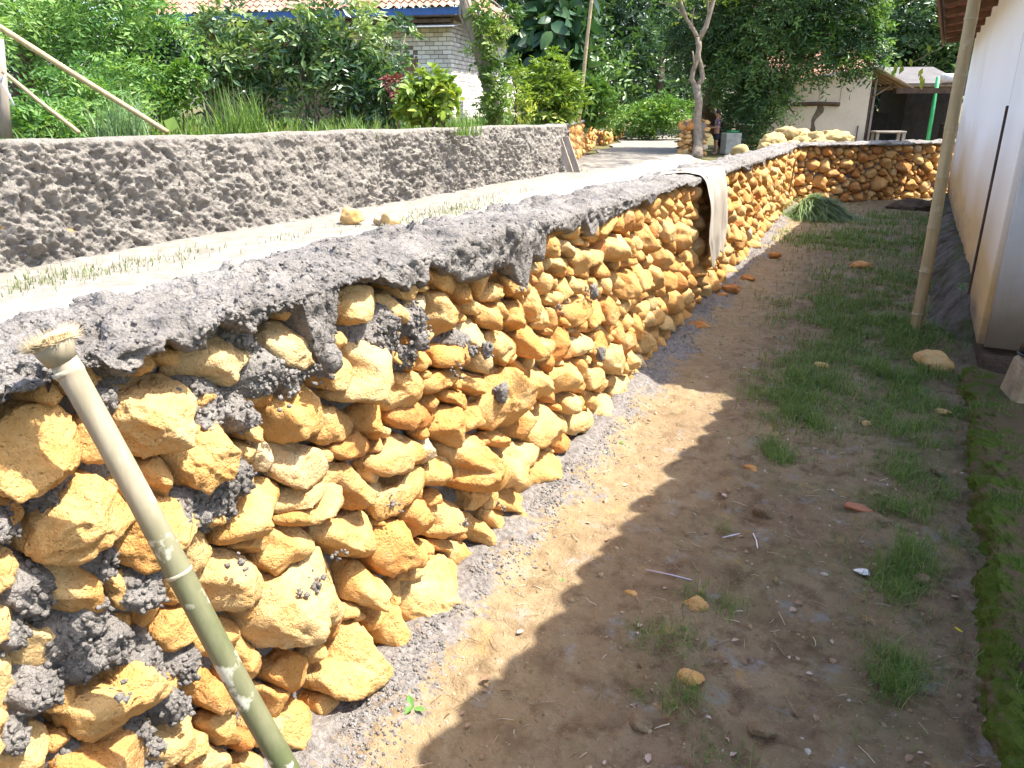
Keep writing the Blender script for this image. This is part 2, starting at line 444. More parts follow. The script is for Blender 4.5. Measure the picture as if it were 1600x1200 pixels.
def wall_x(Y, z): return -1.235 - 0.045 * np.asarray(z)           # slightly battered face of the near wall
_WT = ([-2, 1.2, 2.2, 3.7, 6, 8, 12.7, 15.6], [1.335, 1.335, 1.325, 1.285, 1.225, 1.19, 1.11, 1.09])
def wall_top(Y): return np.interp(Y, *_WT)
CR = {1: (0, 500, .2), 2: (0, 720, .2), 3: (0, 960, .2), 4: (300, 480, .2), 5: (300, 700, .2), 6: (300, 920, .225), 7: (500, 420, .2), 8: (560, 640, .2), 9: (760, 340, .15), 10: (760, 500, .15), 11: (600, 800, .15)}
SURVEY = """
1 .55:0,760 280,630 480,660 600,850 650,1040 560,1150 380,1240 200,1300 0,1365 -100,1350 -120,900
1 .6:600,210 780,320 850,440 740,570 560,600 420,350
1 .62:1210,390 1420,470 1490,600 1460,690 1390,720 1360,830 1230,1020 1100,1090 1000,1050 860,780 920,600 1040,480
1 .5:1440,150 1430,330 1370,400 1250,310 1300,210
4 .68:0,340 150,250 270,205 400,290 560,300 590,370 540,480 400,570 240,615 60,590 -90,560 -100,430 -50,360
4 .7:560,230 700,130 860,85 930,180 960,350 890,430 760,470 650,440 560,340
4 .4:870,530 970,640 1005,800 990,980 940,1060 700,1065 580,1030 520,880 540,740 740,670
4 .35:400,900 480,860 580,970 500,1050 420,1040 360,960
4 .5:1090,330 1230,390 1240,560 1120,640 1000,640 950,520 1000,450
4 .85:1220,240 1400,200 1490,290 1570,540 1540,640 1380,730 1180,740 1010,690 1140,640 1240,560 1240,400
4 .4:1010,790 1140,780 1290,860 1270,960 1170,1030 1040,1090 970,1050 1000,930
4 .3:1240,990 1320,960 1440,1060 1400,1150 1230,1200 1100,1180 1060,1090 1180,1040
4 .4:1300,870 1440,720 1500,850 1510,1020 1440,1050 1280,930
4 .66:-110,880 30,840 150,880 250,960 400,1020 440,1120 320,1290 200,1370 -20,1425 -140,1380 -150,1250 -250,1130 -150,1000
2 .6:1090,60 1160,10 1250,-40 1340,10 1380,90 1350,180 1345,300 1310,345 1180,240
2 .55:560,110 730,100 830,150 950,330 1030,480 880,600 620,750 320,770 175,750 190,630 300,420 470,230
2 .5:0,650 120,700 180,770 150,870 100,970 0,1070 -150,1100 -200,800
2 .5:1080,830 1110,900 1080,1060 970,1180 920,1160 830,980 780,930 900,880
3 .6:290,100 420,30 480,40 560,210 540,280 330,430 130,480 120,180 210,20
3 .6:0,160 120,180 130,480 110,680 0,870 -100,850 -120,200
3 .5:1130,80 1230,140 1290,390 1250,530 1040,760 760,920 620,970 540,930 460,820 460,640 620,640 830,540 1000,320 1090,170
3 .6:270,830 390,870 410,1000 370,1130 200,1300 0,1350 -50,1100 90,990
3 .68:1530,660 1600,800 1590,920 1500,1050 1430,1180 1250,1260 960,1220 950,1150 1130,1000 1200,920 1330,870
5 .55:640,220 720,330 700,430 580,530 500,660 340,780 190,770 190,720 290,590 400,440 520,260
5 .95:520,-20 570,-60 640,0 690,120 680,170 540,190 480,80
5 .97:690,-40 880,-40 1000,0 1110,140 960,280 800,320 690,260 640,200 690,130
5 .9:740,340 1060,220 1050,330 950,420 800,510 620,520 640,480
5 .45:1060,200 1200,400 1190,520 1100,600 880,610 600,600 590,520 800,510 980,400
5 .5:560,550 600,620 610,740 490,880 350,800 440,730
5 .5:600,620 880,620 990,770 920,880 660,1010 510,880 620,740
5 .2:1080,180 1330,90 1400,330 1400,490 1240,500 1200,400
5 .55:900,620 1110,600 1400,500 1440,560 1450,850 1330,890 1160,850 1020,750
5 .15:1440,600 1550,570 1670,570 1750,830 1690,960 1510,1010 1390,890
6 .62:450,60 350,180 340,270 500,460 590,470 760,390 950,250 1060,230 1120,160 1080,-60 1030,-200 880,-300 620,-100 470,0
5 .6:200,815 340,815 490,890 550,1010 510,1170 380,1240 200,1300 90,1160 60,1000
5 .6:0,640 130,660 190,790 180,890 60,1000 -50,990 -120,800
5 .45:1360,890 1560,1100 1550,1170 1400,1240 1250,1220 1210,1130 1260,900
6 .55:1350,70 1430,180 1530,370 1520,480 1450,610 1310,690 1230,680 1200,580 1350,400 1260,300
6 .65:1130,200 1360,390 1250,580 1160,710 1020,770 900,720 840,600 980,500 1000,370 1060,270
6 .5:260,340 340,280 460,420 525,530 490,620 430,680 380,620 280,450
6 .45:490,600 700,440 830,480 830,720 780,760 690,730 560,650
6 .3:140,560 210,640 320,850 150,860 40,760 60,640
6 .6:590,700 660,670 710,710 620,850 580,910 520,800 470,690 510,670
6 .5:840,700 900,720 1020,770 1180,680 1260,760 1240,900 1140,960 1010,980 880,920
6 .6:630,840 780,780 870,880 905,1010 880,1180 760,1260 640,1120 590,980
6 .4:340,940 440,1070 300,1110 220,1110 100,980 180,880 320,860
6 .7:150,1110 340,1140 370,1200 200,1300 0,1300 0,1170
6 .6:390,1200 470,1140 530,1200 480,1320 350,1320
7 .55:200,180 320,120 410,150 450,260 410,410 300,475 220,460 150,330 90,280
7 .55:460,220 580,170 650,300 650,390 540,490 400,430 440,330
7 .75:680,240 840,210 860,330 780,410 660,380
7 .6:860,200 1000,160 1060,290 1030,420 940,560 880,530 860,380
7 .4:1050,270 1140,300 1100,400 1000,520 960,540 1040,400
7 .6:1160,210 1260,250 1260,360 1140,360 1120,330
7 .4:1250,280 1380,270 1430,380 1400,460 1290,470 1240,400
7 .6:1380,270 1430,230 1470,300 1460,380 1420,400
7 .5:1250,170 1370,100 1440,180 1400,270 1290,270
7 .4:1400,50 1480,20 1570,220 1540,240 1450,200
7 .9:1100,400 1220,370 1300,600 1330,700 1290,830 1200,800 1150,600 1040,520
7 .6:1290,480 1450,490 1510,560 1490,670 1390,760 1320,650
7 .2:870,600 960,590 1080,560 1180,700 1190,760 960,770 850,760
7 .6:760,490 870,470 880,560 830,620 740,620
7 .4:620,600 760,720 740,790 620,800 520,690
7 .4:740,620 840,640 860,740 800,810 760,790
7 .5:560,800 750,810 760,960 690,1060 560,1130 510,1090 580,950
7 .2:790,880 900,800 1120,780 1140,830 1000,900 880,1000 770,960
7 .4:1130,800 1260,830 1290,960 1190,990 1060,900
7 .3:960,950 1150,950 1170,1080 1120,1160 1050,1060 940,1010
8 .4:600,60 640,-30 760,-20 820,110 810,210 730,300 600,200 540,150
8 .2:250,20 350,-60 480,-60 630,60 600,130 480,145 300,150 240,80
10 .6:110,490 250,430 380,520 430,700 390,900 260,1090 150,1140 -60,1130 -190,1000 -180,900 -50,750 0,620
8 .5:310,200 480,190 540,240 600,350 580,410 430,420 330,500 140,520 50,450 40,400 200,340 240,240
8 .6:100,620 280,600 380,500 470,420 510,480 500,620 340,730 260,870 150,890 100,770
8 .6:560,430 640,370 760,380 770,550 640,590 520,600 530,480
8 .3:620,340 780,200 970,210 1040,420 1060,560 920,640 780,620 720,580 770,480 760,370
8 .5:860,640 960,620 1060,550 1080,630 1010,720 900,790 820,780 900,720
8 .6:1190,250 1370,260 1370,320 1240,510 1090,640 1050,540 1090,430
8 .3:1010,180 1190,150 1170,290 1100,300 1020,270
10 .5:560,1000 680,830 790,1000 800,1100 700,1300 420,1330 330,1200
8 .15:440,690 560,740 600,830 560,1000 440,1060 400,920 330,830
8 .55:590,760 720,640 800,750 810,840 780,990 740,1010 560,1000 600,900
8 .45:790,820 880,800 1000,890 1080,1080 1020,1120 930,1040 800,900
8 .5:960,780 1160,780 1150,900 1100,980 1050,1000 1010,890
8 .55:1080,700 1190,590 1280,680 1320,770 1310,850 1140,930 1160,800 1020,750
8 .6:1370,340 1520,330 1590,430 1570,530 1520,560 1440,510 1390,600 1330,760 1200,560 1270,450
11 .72:450,520 580,430 700,500 790,680 690,850 680,1090 600,1150 420,1190 230,1160 130,950 190,880 190,780
11 .65:370,350 490,330 540,430 400,560 330,640 240,740 160,720 140,650 320,560
11 .45:720,400 800,280 940,380 990,480 940,640 800,680 700,470
11 .3:500,300 700,290 700,400 670,470 560,400
9 .4:160,580 320,570 350,780 330,840 230,830 190,760
9 .5:60,690 180,730 170,860 90,890 0,860 0,760
9 .7:410,440 470,350 500,460 460,590 410,590
9 .35:620,440 700,400 880,430 880,580 830,640 750,600 720,520 630,520
9 .7:690,220 790,190 840,260 950,350 870,420 780,370 690,300
9 .4:560,560 680,600 690,720 600,830 560,790 550,680
9 .6:920,170 1020,170 1020,270 940,300
9 .6:1020,320 1190,330 1200,430 1040,520 990,450
9 .65:1200,250 1370,160 1380,330 1340,470 1200,480
9 .5:640,800 760,770 800,850 750,940 660,920
9 .6:1040,600 1130,620 1160,720 1100,750 1040,680
10 .6:570,130 700,220 710,320 590,430 500,420 480,290 450,230
10 .93:830,220 1030,140 1150,200 1130,300 960,370 850,400
10 .6:700,540 860,430 990,460 990,620 830,740 730,790 690,700
10 .65:430,490 540,480 700,600 690,750 600,850 480,800 440,650
10 .6:1010,510 1130,480 1190,560 1160,700 1010,720
10 .65:1200,180 1330,240 1410,420 1340,560 1240,560 1180,420
10 .6:790,790 980,720 1000,900 890,960 800,980 770,880
10 .55:900,960 1020,950 1100,1080 1000,1180 820,1200 800,1080
10 .4:1030,740 1130,720 1110,860 1010,900
10 .6:20,120 230,150 280,210 260,380 130,420 20,330
"""
KA = 40
ANG = np.arange(KA) * 2 * math.pi / KA
def poly_radii(c, poly):
    """distance from c to the outline in KA directions"""
    out = np.zeros(KA); A = poly; B = np.roll(poly, -1, 0); E = B - A
    for i, a in enumerate(ANG):
        d = np.array([math.cos(a), math.sin(a)])
        den = d[0] * E[:, 1] - d[1] * E[:, 0]; den = np.where(abs(den) < 1e-9, 1e-9, den)
        q = A - c
        t = (q[:, 0] * E[:, 1] - q[:, 1] * E[:, 0]) / den; s = (q[:, 0] * d[1] - q[:, 1] * d[0]) / den
        ok = (t > 0) & (s >= -1e-6) & (s <= 1 + 1e-6)
        out[i] = t[ok].max() if ok.any() else 0.03
    return (out * 2 + np.roll(out, 1) + np.roll(out, -1)) / 4
def surveyed():
    L = []
    for ln in SURVEY.strip().splitlines():
        h, pts = ln.split(':'); k, ti = h.split(); x0, y0, sc = CR[int(k)]
        P = []
        for q in pts.split():
            a, b = q.split(','); w = onx(x0 + float(a) * sc, y0 + float(b) * sc, -1.30); w = onx(x0 + float(a) * sc, y0 + float(b) * sc, -1.268 - 0.045 * w[2]); P.append((w[1], w[2]))
        P = np.array(P); c = P.mean(0)
        R = poly_radii(c, P) * 0.985
        L.append((c, R, float(np.clip(float(ti) + 0.14 * math.sin(len(L) * 12.9898) + 0.05, 0.0, 1.0))))
    return L
def pack(rng, y0, y1, topf, fixed, sizes, zmin=0.0):
    """dart-throw ellipses round the surveyed stones, then grow every one into a cell"""
    C = [c for c, R, t in fixed]; A = []; rot = []
    for c, R, t in fixed:
        A.append((np.percentile(R, 75), np.percentile(R, 30))); X = np.stack([R * np.cos(ANG), R * np.sin(ANG)])
        w, v = np.linalg.eigh(np.cov(X)); A[-1] = (math.sqrt(w[1]) * 1.38, math.sqrt(w[0]) * 1.38); rot.append(math.atan2(v[1, 1], v[0, 1]))
    nf = len(C)
    C = list(map(tuple, C)); A = list(A)
    cap = 6000
    Ca = np.zeros((cap, 2)); Aa = np.zeros((cap, 2)); Ra = np.zeros(cap); n = nf
    if nf: Ca[:nf] = C; Aa[:nf] = A; Ra[:nf] = rot
    def rad(a, r, dx, dz):
        ph = np.arctan2(dz, dx) - r
        return a[..., 0] * a[..., 1] / np.sqrt((a[..., 1] * np.cos(ph)) ** 2 + (a[..., 0] * np.sin(ph)) ** 2)
    for a0, tries in sizes:
        for _ in range(tries):
            y = rng.uniform(y0, y1); z = rng.uniform(zmin + a0 * 0.45, topf(y) - a0 * 0.3)
            a = a0 * rng.uniform(0.85, 1.2); b = a * rng.uniform(0.52, 0.85); r = rng.normal(0, 0.35)
            m = np.abs(Ca[:n, 0] - y) < 0.55
            dx = y - Ca[:n, 0][m]; dz = z - Ca[:n, 1][m]; d = np.hypot(dx, dz)
            r1 = rad(Aa[:n][m], Ra[:n][m], dx, dz); r2 = rad(np.array([a, b]), r, dx, dz)
            if np.all(d > 0.93 * (r1 + r2)):
                Ca[n] = y, z; Aa[n] = a, b; Ra[n] = r; n += 1
    out = []
    st = np.linspace(0.35, 1.45, 34)
    for i in range(n):
        if i < nf: out.append(fixed[i]); continue
        c = Ca[i]; a, b = Aa[i]; ph = ANG - Ra[i]
        re = a * b / np.sqrt((b * np.cos(ph)) ** 2 + (a * np.sin(ph)) ** 2)
        m = (np.abs(Ca[:n, 0] - c[0]) < 0.6); m[i] = False; J = np.where(m)[0]
        rr = re[:, None] * st[None, :]
        px = c[0] + rr * np.cos(ANG)[:, None]; pz = c[1] + rr * np.sin(ANG)[:, None]
        bad = np.zeros_like(px, bool)
        if len(J):
            dx = px[..., None] - Ca[J, 0]; dz = pz[..., None] - Ca[J, 1]
            mo = np.hypot(dx, dz) / rad(Aa[J], Ra[J], dx, dz)
            bad = (mo.min(-1) < st[None, :])
        bad |= (pz > topf(c[0]) + 0.01)
        first = np.where(bad.any(1), bad.argmax(1), len(st) - 1)
        R = re * st[np.maximum(first - 1, 0)] * 0.995
        nf_ = rng.integers(5, 8); pa = (np.arange(nf_) + rng.uniform(-0.3, 0.3, nf_)) * 2 * math.pi / nf_ + rng.uniform(0, 6.28)
        for a_ in pa:
            cs = np.cos(ANG - a_); lim = np.interp((a_ % (2 * math.pi)), np.append(ANG, 2 * math.pi), np.append(R, R[0])) * rng.uniform(0.92, 1.03)
            R = np.where(cs > 0.2, np.minimum(R, lim / np.maximum(cs, 0.2)), R)
        R = (R * 6 + np.roll(R, 1) + np.roll(R, -1)) / 8
        out.append((c.copy(), R, float(np.clip(rng.normal(0.48, 0.2), 0.02, 0.99))))
    return out
def wall_stone(rng, c, R, sub, seed, toP, depth=None, push=0.0):
    """toP(y, z, n) -> world; n = out of the wall face"""
    D, F = ico(sub)
    rm = R.mean()
    r = facet_radius(D, rng, rng.integers(6, 11), 90 if sub > 3 else 60, 0.56, 0.96, (0.1, 1.35), True)
    V = D * r[:, None]
    o = rng.uniform(0, 60, 3)
    st_ = fbm(V + o, 1.9, 2, seed + 8)[:, None]
    V = V * (1 + 0.055 * sstep(-0.03, 0.03, st_) - 0.06 * sstep(0.22, 0.26, st_) + 0.05 * fbm(V + o, 1.5, 2, seed)[:, None] + (0.05 * fbm(V + o, 5.5, 4, seed + 3, 0.6)[:, None] if sub > 2 else 0) + (0.045 * (0.3 - billow(V + o, 13, 3, seed + 5, 0.6)[:, None]) if sub > 3 else 0))
    ph = np.arctan2(V[:, 1], V[:, 0]) % (2 * math.pi)
    Ri = np.interp(ph, np.append(ANG, 2 * math.pi), np.append(R, R[0]))
    dep = depth if depth else np.clip(rm * rng.uniform(0.85, 1.35), 0.045, 0.15)
    tilt = np.array([rng.uniform(-0.55, 0.2), rng.uniform(-0.8, 0.1)])
    nrm = V[:, 2] * dep + push + (V[:, 0] * tilt[0] + V[:, 1] * tilt[1]) * rm * 0.7 * np.clip(V[:, 2] + 0.3, 0, 1)
    return toP(c[0] + V[:, 0] * Ri, c[1] + V[:, 1] * Ri, nrm), F

def build_stones(wall, cells, rng, toP, lod, limit=300):
    """the largest in view as parts, the rest joined as one stuff part"""
    order = sorted(range(len(cells)), key=lambda i: lod(cells[i])[1], reverse=True)
    rest = MB()
    for k, i in enumerate(order):
        c, R, ti = cells[i]
        sub = lod(cells[i])[0]
        V, F = wall_stone(rng, c, R, sub, int(rng.integers(1, 9999)), toP, None, 0.018 if sub >= 5 else 0.0)
        if k < limit:
            cen = V.mean(0)
            mk('stone', V, F, MAT['stone'], wall, True, np.full(len(V), ti), cen)
        else: rest.add(V, F, ti)
    if rest.n:
        o = rest.build('small_stones', MAT['stone'], wall, True); o['kind'] = 'stuff'

# near wall
near = thing('stone_wall', (-1.4, 7.0, 0), 'long ochre rubble stone wall with wet grey mortar cap beside the yard', 'stone wall')
R1 = np.random.default_rng(5)
cells = pack(R1, -0.7, 15.55, lambda y: wall_top(y) - 0.07, surveyed(), [(0.125, 350), (0.105, 1800), (0.088, 4500), (0.072, 7000), (0.056, 9000), (0.042, 9000), (0.030, 6000)])
def toP_near(y, z, n):
    return np.stack([wall_x(y, z) - 0.052 + n, y, z], 1)
def lod_near(cell):
    c, R, t = cell; d = math.hypot(c[0], 1.2)
    v = R.mean() / d if c[0] > 0.2 else 0.001
    return (5 if v > 0.052 else 4 if v > 0.019 else 3 if v > 0.007 else 2), v
build_stones(near, cells, R1, toP_near, lod_near)

# mortar bed between the stones; thick where the mason has already pointed the joints
BLOBS = [(175, 625, 30), (100, 765, 55), (50, 750, 35), (20, 825, 45), (60, 930, 60), (165, 885, 55), (215, 925, 45), (150, 960, 50), (130, 1030, 50), (60, 1085, 55), (180, 1000, 45), (290, 1040, 38), (260, 1100, 40), (200, 1160, 55), (110, 1180, 45),
         (335, 635, 50), (290, 620, 22), (385, 650, 34), (420, 590, 42), (460, 590, 30), (340, 790, 55), (380, 745, 36), (300, 800, 36), (390, 520, 25), (495, 560, 34), (505, 520, 30), (610, 530, 34), (655, 510, 28), (640, 560, 20), (225, 1040, 40), (20, 1150, 45), (240, 880, 30), (395, 525, 25), (100, 1000, 45), (725, 540, 20), (235, 1180, 40), (30, 990, 40)]
def blob_field(Y, Z):
    h = np.zeros_like(Y); P = np.stack([Y, Z, 0 * Y], -1)
    w = 1 + 0.45 * fbm(P, 9, 3, 77)
    for u, v, r in BLOBS:
        p = onx(u, v, -1.285); q = onx(u + r, v, -1.285); rr = abs(q[1] - p[1]) * 0.98
        h = np.maximum(h, sstep(1.25, 0.35, np.hypot(Y - p[1], Z - p[2]) / (rr * w)))
    return h
def bed(Y, Z):
    P = np.stack([Y, Z, 0 * Y], -1); b = blob_field(Y, Z)
    h = -0.105 + 0.03 * fbm(P, 7, 3, 31) + 0.098 * b + 0.03 * sstep(1.2, 0.5, Y) * (1 - b)
    cr = 0.022 * fbm(P, 16, 3, 41) + 0.020 * (0.5 - billow(P, 34, 3, 43)) + 0.007 * fbm(P, 110, 2, 47)
    return h + cr * (0.35 + 0.65 * b)
def bed_part(y0, y1, dy, dz):
    y = np.arange(y0, y1 + dy, dy); z = np.linspace(0, 1, int(1.36 / dz))
    Y, T = np.meshgrid(y, z, indexing='ij'); Z = -0.05 + T * (wall_top(Y) - 0.05 + 0.05)
    X = wall_x(Y, Z) + bed(Y, Z)
    return np.stack([X, Y, Z], -1).reshape(-1, 3), grid_faces(len(y), len(z))
mb = MB(); V, F = bed_part(-0.7, 2.6, 0.0072, 0.0072); mb.add(V, F); V, F = bed_part(2.6, 15.6, 0.025, 0.025); mb.add(V, F)
mb.build('mortar_bed', MAT['mortar'], near, True)

# mortar cap with its ragged drip line over the top course
DRIP = [(0, 655), (60, 632), (100, 575), (150, 560), (190, 610), (232, 600), (262, 545), (290, 560), (320, 565), (350, 520), (372, 515), (400, 545), (418, 515), (440, 505), (480, 500), (500, 575), (525, 560), (535, 470), (560, 455), (585, 452), (605, 458), (640, 466), (668, 455), (678, 425), (705, 440), (725, 450), (756, 442), (770, 425), (790, 415), (800, 430), (815, 455), (822, 470), (832, 405), (848, 418), (852, 378), (870, 368), (895, 372), (915, 360), (925, 378), (945, 352), (985, 335), (1030, 312), (1100, 288)]
dy_ = np.array([onx(u, v, -1.262)[1:] for u, v in DRIP])
o_ = np.argsort(dy_[:, 0]); dy_ = dy_[o_]
def drip(Y):
    d = np.interp(Y, dy_[:, 0], np.minimum(dy_[:, 1], wall_top(dy_[:, 0]) - 0.055))
    P = np.stack([Y, 0 * Y, 0 * Y], -1)
    far = wall_top(Y) - 0.09 + 0.035 * fbm(P, 2.2, 3, 3) - 0.05 * sstep(0.3, 0.6, fbm(P, 3.0, 2, 8))
    return d * (1 - sstep(4.2, 5.0, Y)) + far * sstep(4.2, 5.0, Y) + 0.012 * fbm(P, 25, 2, 4) + 0.022
def cap_mesh(y0, y1, top, drp, fx, width, d0, k, seed, amp=1.0, back=0.35, nprof=84):
    y = [y0]
    while y[-1] < y1: y.append(min(y1 + 1e-6, y[-1] + max(d0, k * abs(y[-1]))))
    y = np.array(y); tp = top(y); dr = drp(y)
    key = np.array([0, 0.05, 0.13, 0.26, 0.36, 0.52, 0.70, 0.80, 1.0])
    t = np.linspace(0, 1, nprof) 
    X0 = np.zeros((len(y), len(key))); Z0 = np.zeros_like(X0); wid = width(y) if callable(width) else np.full_like(y, width)
    for j, (dx, dz, w) in enumerate([(-0.07, 0.012, 1), (0.0, -0.004, 1), (0.036, 0.012, 1), (0.032, -0.03, 0), (-0.045, -0.004, 0), (-0.5 * wid, 0.006, 0), (-wid + 0.03, -0.012, 0), (-wid - 0.03, -0.09, 0), (-wid - 0.08, 0, 2)]):
        base = dr if w == 1 else tp if w == 0 else np.full_like(tp, back)
        X0[:, j] = fx(y, tp) + dx; Z0[:, j] = base + dz
    Z0[:, 3] = np.maximum(Z0[:, 3], Z0[:, 2] + 0.005)
    X = np.stack([np.interp(t, key, X0[i]) for i in range(len(y))]); Z = np.stack([np.interp(t, key, Z0[i]) for i in range(len(y))])
    for _ in range(2):
        X[:, 1:-1] = (X[:, :-2] + 2 * X[:, 1:-1] + X[:, 2:]) / 4; Z[:, 1:-1] = (Z[:, :-2] + 2 * Z[:, 1:-1] + Z[:, 2:]) / 4
    tx = np.gradient(X, axis=1); tz = np.gradient(Z, axis=1); l = np.hypot(tx, tz) + 1e-9
    nx, nz = tz / l, -tx / l
    Y = np.repeat(y[:, None], nprof, 1); P = np.stack([X, Y, Z], -1)
    fr = sstep(0.40, 0.2, t)[None, :]
    fine = np.clip(0.03 / np.maximum(0.01, k * np.abs(Y)), 0.3, 1)
    h = 0.026 * fbm(P, 3.2, 3, seed) + (0.017 + 0.012 * fr) * fbm(P, 9, 3, seed + 1) + (0.016 + 0.022 * fr) * (0.45 - billow(P, 21, 3, seed + 2, 0.6)) + 0.012 * (0.4 - billow(P, 46, 2, seed + 12)) + 0.008 * fbm(P, 75, 2, seed + 3) * fine
    ck = np.abs(fbm(P, 3.3, 4, seed + 9)); h = h - 0.034 * sstep(0.030, 0.0, ck) - 0.02 * sstep(0.02, 0.0, np.abs(fbm(P, 7.5, 3, seed + 19))) * sstep(0.0, 0.2, fbm(P, 2, 2, seed + 21))
    # lumps that were slapped on and left standing proud
    h = h + 0.022 * sstep(0.12, 0.3, fbm(P, 6.5, 2, seed + 14))
    h = (h - h.mean() - 0.004) * (0.55 + 0.7 * sstep(-0.2, 0.25, fbm(P, 2.3, 2, seed + 33))) * amp * sstep(0, 0.05, t)[None, :] * (0.55 + 0.45 * sstep(0.10, 0.30, t)[None, :])
    X = X + nx * h; Z = Z + nz * h
    return np.stack([X, Y, Z], -1).reshape(-1, 3), grid_faces(len(y), nprof)[:, ::-1]
CAPV, CAPF = cap_mesh(-0.7, 15.6, wall_top, drip, wall_x, lambda y: np.interp(y, [0.6, 1.1, 1.9], [0.31, 0.345, 0.42]), 0.0075, 0.0036, 60)
mk('mortar_cap', CAPV, CAPF, MAT['mortar'], near, True)
# crumbs of mortar stuck on the pointed joints, the stones and the cap
def crumbs(rng, P, smin, smax, sub=1):
    mbx = MB(); D, F = ico(sub)
    for p in P:
        s = rng.uniform(smin, smax); v = D * (1 + 0.35 * rng.normal(size=(len(D), 1)) * 0.6)
        mbx.add(v * s * rng.uniform(0.7, 1.2, 3) + p, F)
    return mbx
R2 = np.random.default_rng(9)
yy = R2.uniform(0.2, 2.4, 15000); zz = R2.uniform(0.02, 1.3, 15000); keep = blob_field(yy, zz) > R2.uniform(0.25, 0.9, 15000)
yy, zz = yy[keep], zz[keep]
P = np.stack([wall_x(yy, zz) + bed(yy, zz) + R2.uniform(-0.002, 0.006, len(yy)), yy, zz], 1)
sp = []
for u, v in [(645, 533), (748, 545), (770, 612), (482, 905), (472, 925), (455, 925), (475, 918), (520, 865), (365, 870), (610, 787), (725, 545), (655, 512), (820, 610), (930, 550), (912, 450), (915, 452), (800, 450), (170, 1090), (175, 1085), (438, 620), (495, 590), (700, 580), (868, 480), (990, 570), (775, 790), (710, 815)]:
    w = onx(u, v, -1.265)
    for _ in range(9): sp.append((w[0] + R2.uniform(0.0, 0.05), w[1] + R2.normal(0, 0.012), w[2] + R2.normal(0, 0.012)))
cv = CAPV[(CAPV[:, 1] > 0.5) & (CAPV[:, 1] < 3.6) & (CAPV[:, 2] > 0.95) & (CAPV[:, 0] > -1.72)]; cv = cv[R2.integers(0, len(cv), 5200)]; cv = cv[fbm(cv, 7, 2, 71) > R2.normal(0.02, 0.12, len(cv))]
mb = crumbs(R2, list(P) + sp, 0.003, 0.0095, 1)
mc = crumbs(R2, list(cv), 0.002, 0.0075, 1); mb.add(np.concatenate(mc.V), [np.concatenate(f) for f in mc.F.values()])
o = mb.build('mortar_crumbs', MAT['mortar'], near, True); o['kind'] = 'stuff'
# mortar lumps pressed on to stones
for (u, v, r) in [(748, 545, .024), (772, 612, .03), (477, 915, .014), (645, 532, .022), (725, 548, .016), (930, 552, .03), (918, 455, .03), (168, 1088, .012), (500, 556, .03), (820, 600, .012)]:
    w = onx(u, v, -1.265); D, F = ico(3); V = D * (1 + 0.5 * fbm(D + R2.uniform(0, 9, 3), 2.2, 4, 3)[:, None]) * np.array([0.6, 1.0, 1.15]) * r * 1.25
    mk('mortar_lump', V + w + (0.035, 0, 0), F, MAT['mortar'], near, True, None, w)

# cross wall at the end of the yard
CA, CB = np.array([-1.35, 15.45]), np.array([1.75, 18.45]); cdv = (CB - CA) / np.linalg.norm(CB - CA); CL = np.linalg.norm(CB - CA); cnv = np.array([cdv[1], -cdv[0]])
cross = thing('stone_wall', (CA[0], CA[1], 0), 'short ochre rubble wall closing the far end of the yard behind the grass heap', 'stone wall')
R3 = np.random.default_rng(21)
ctop = lambda y: 1.10 + 0 * np.asarray(y)
ccells = pack(R3, 0.0, CL, lambda y: 1.04, [], [(0.15, 60), (0.12, 300), (0.09, 1400), (0.07, 2200), (0.05, 2500), (0.035, 1800)])
def toP_cross(y, z, n):
    return np.stack([CA[0] + cdv[0] * y + cnv[0] * (n - 0.05 - 0.04 * z), CA[1] + cdv[1] * y + cnv[1] * (n - 0.05 - 0.04 * z), z], 1)
build_stones(cross, ccells, R3, toP_cross, lambda c: (3, c[1].mean()))
y = np.arange(-0.02, CL, 0.025); z = np.linspace(-0.05, 1.1, 48); Y, Z = np.meshgrid(y, z, indexing='ij')
mk('mortar_bed', toP_cross(Y.ravel(), Z.ravel(), -0.03 + 0.03 * fbm(np.stack([Y, Z, 0 * Y], -1), 9, 3, 5).ravel()), grid_faces(len(y), len(z)), MAT['mortar'], cross, True)
V, F = cap_mesh(0.0, CL, ctop, lambda y: 1.03 + 0.03 * fbm(np.stack([y, 0 * y, 0 * y], -1), 3, 3, 6), lambda y, z: 0 * y, 0.42, 0.02, 0.0, 81, 0.8, 0.3, 50)
mk('mortar_cap', np.stack([CA[0] + cdv[0] * V[:, 1] + cnv[0] * V[:, 0], CA[1] + cdv[1] * V[:, 1] + cnv[1] * V[:, 0], V[:, 2]], 1), F, MAT['mortar'], cross, True)

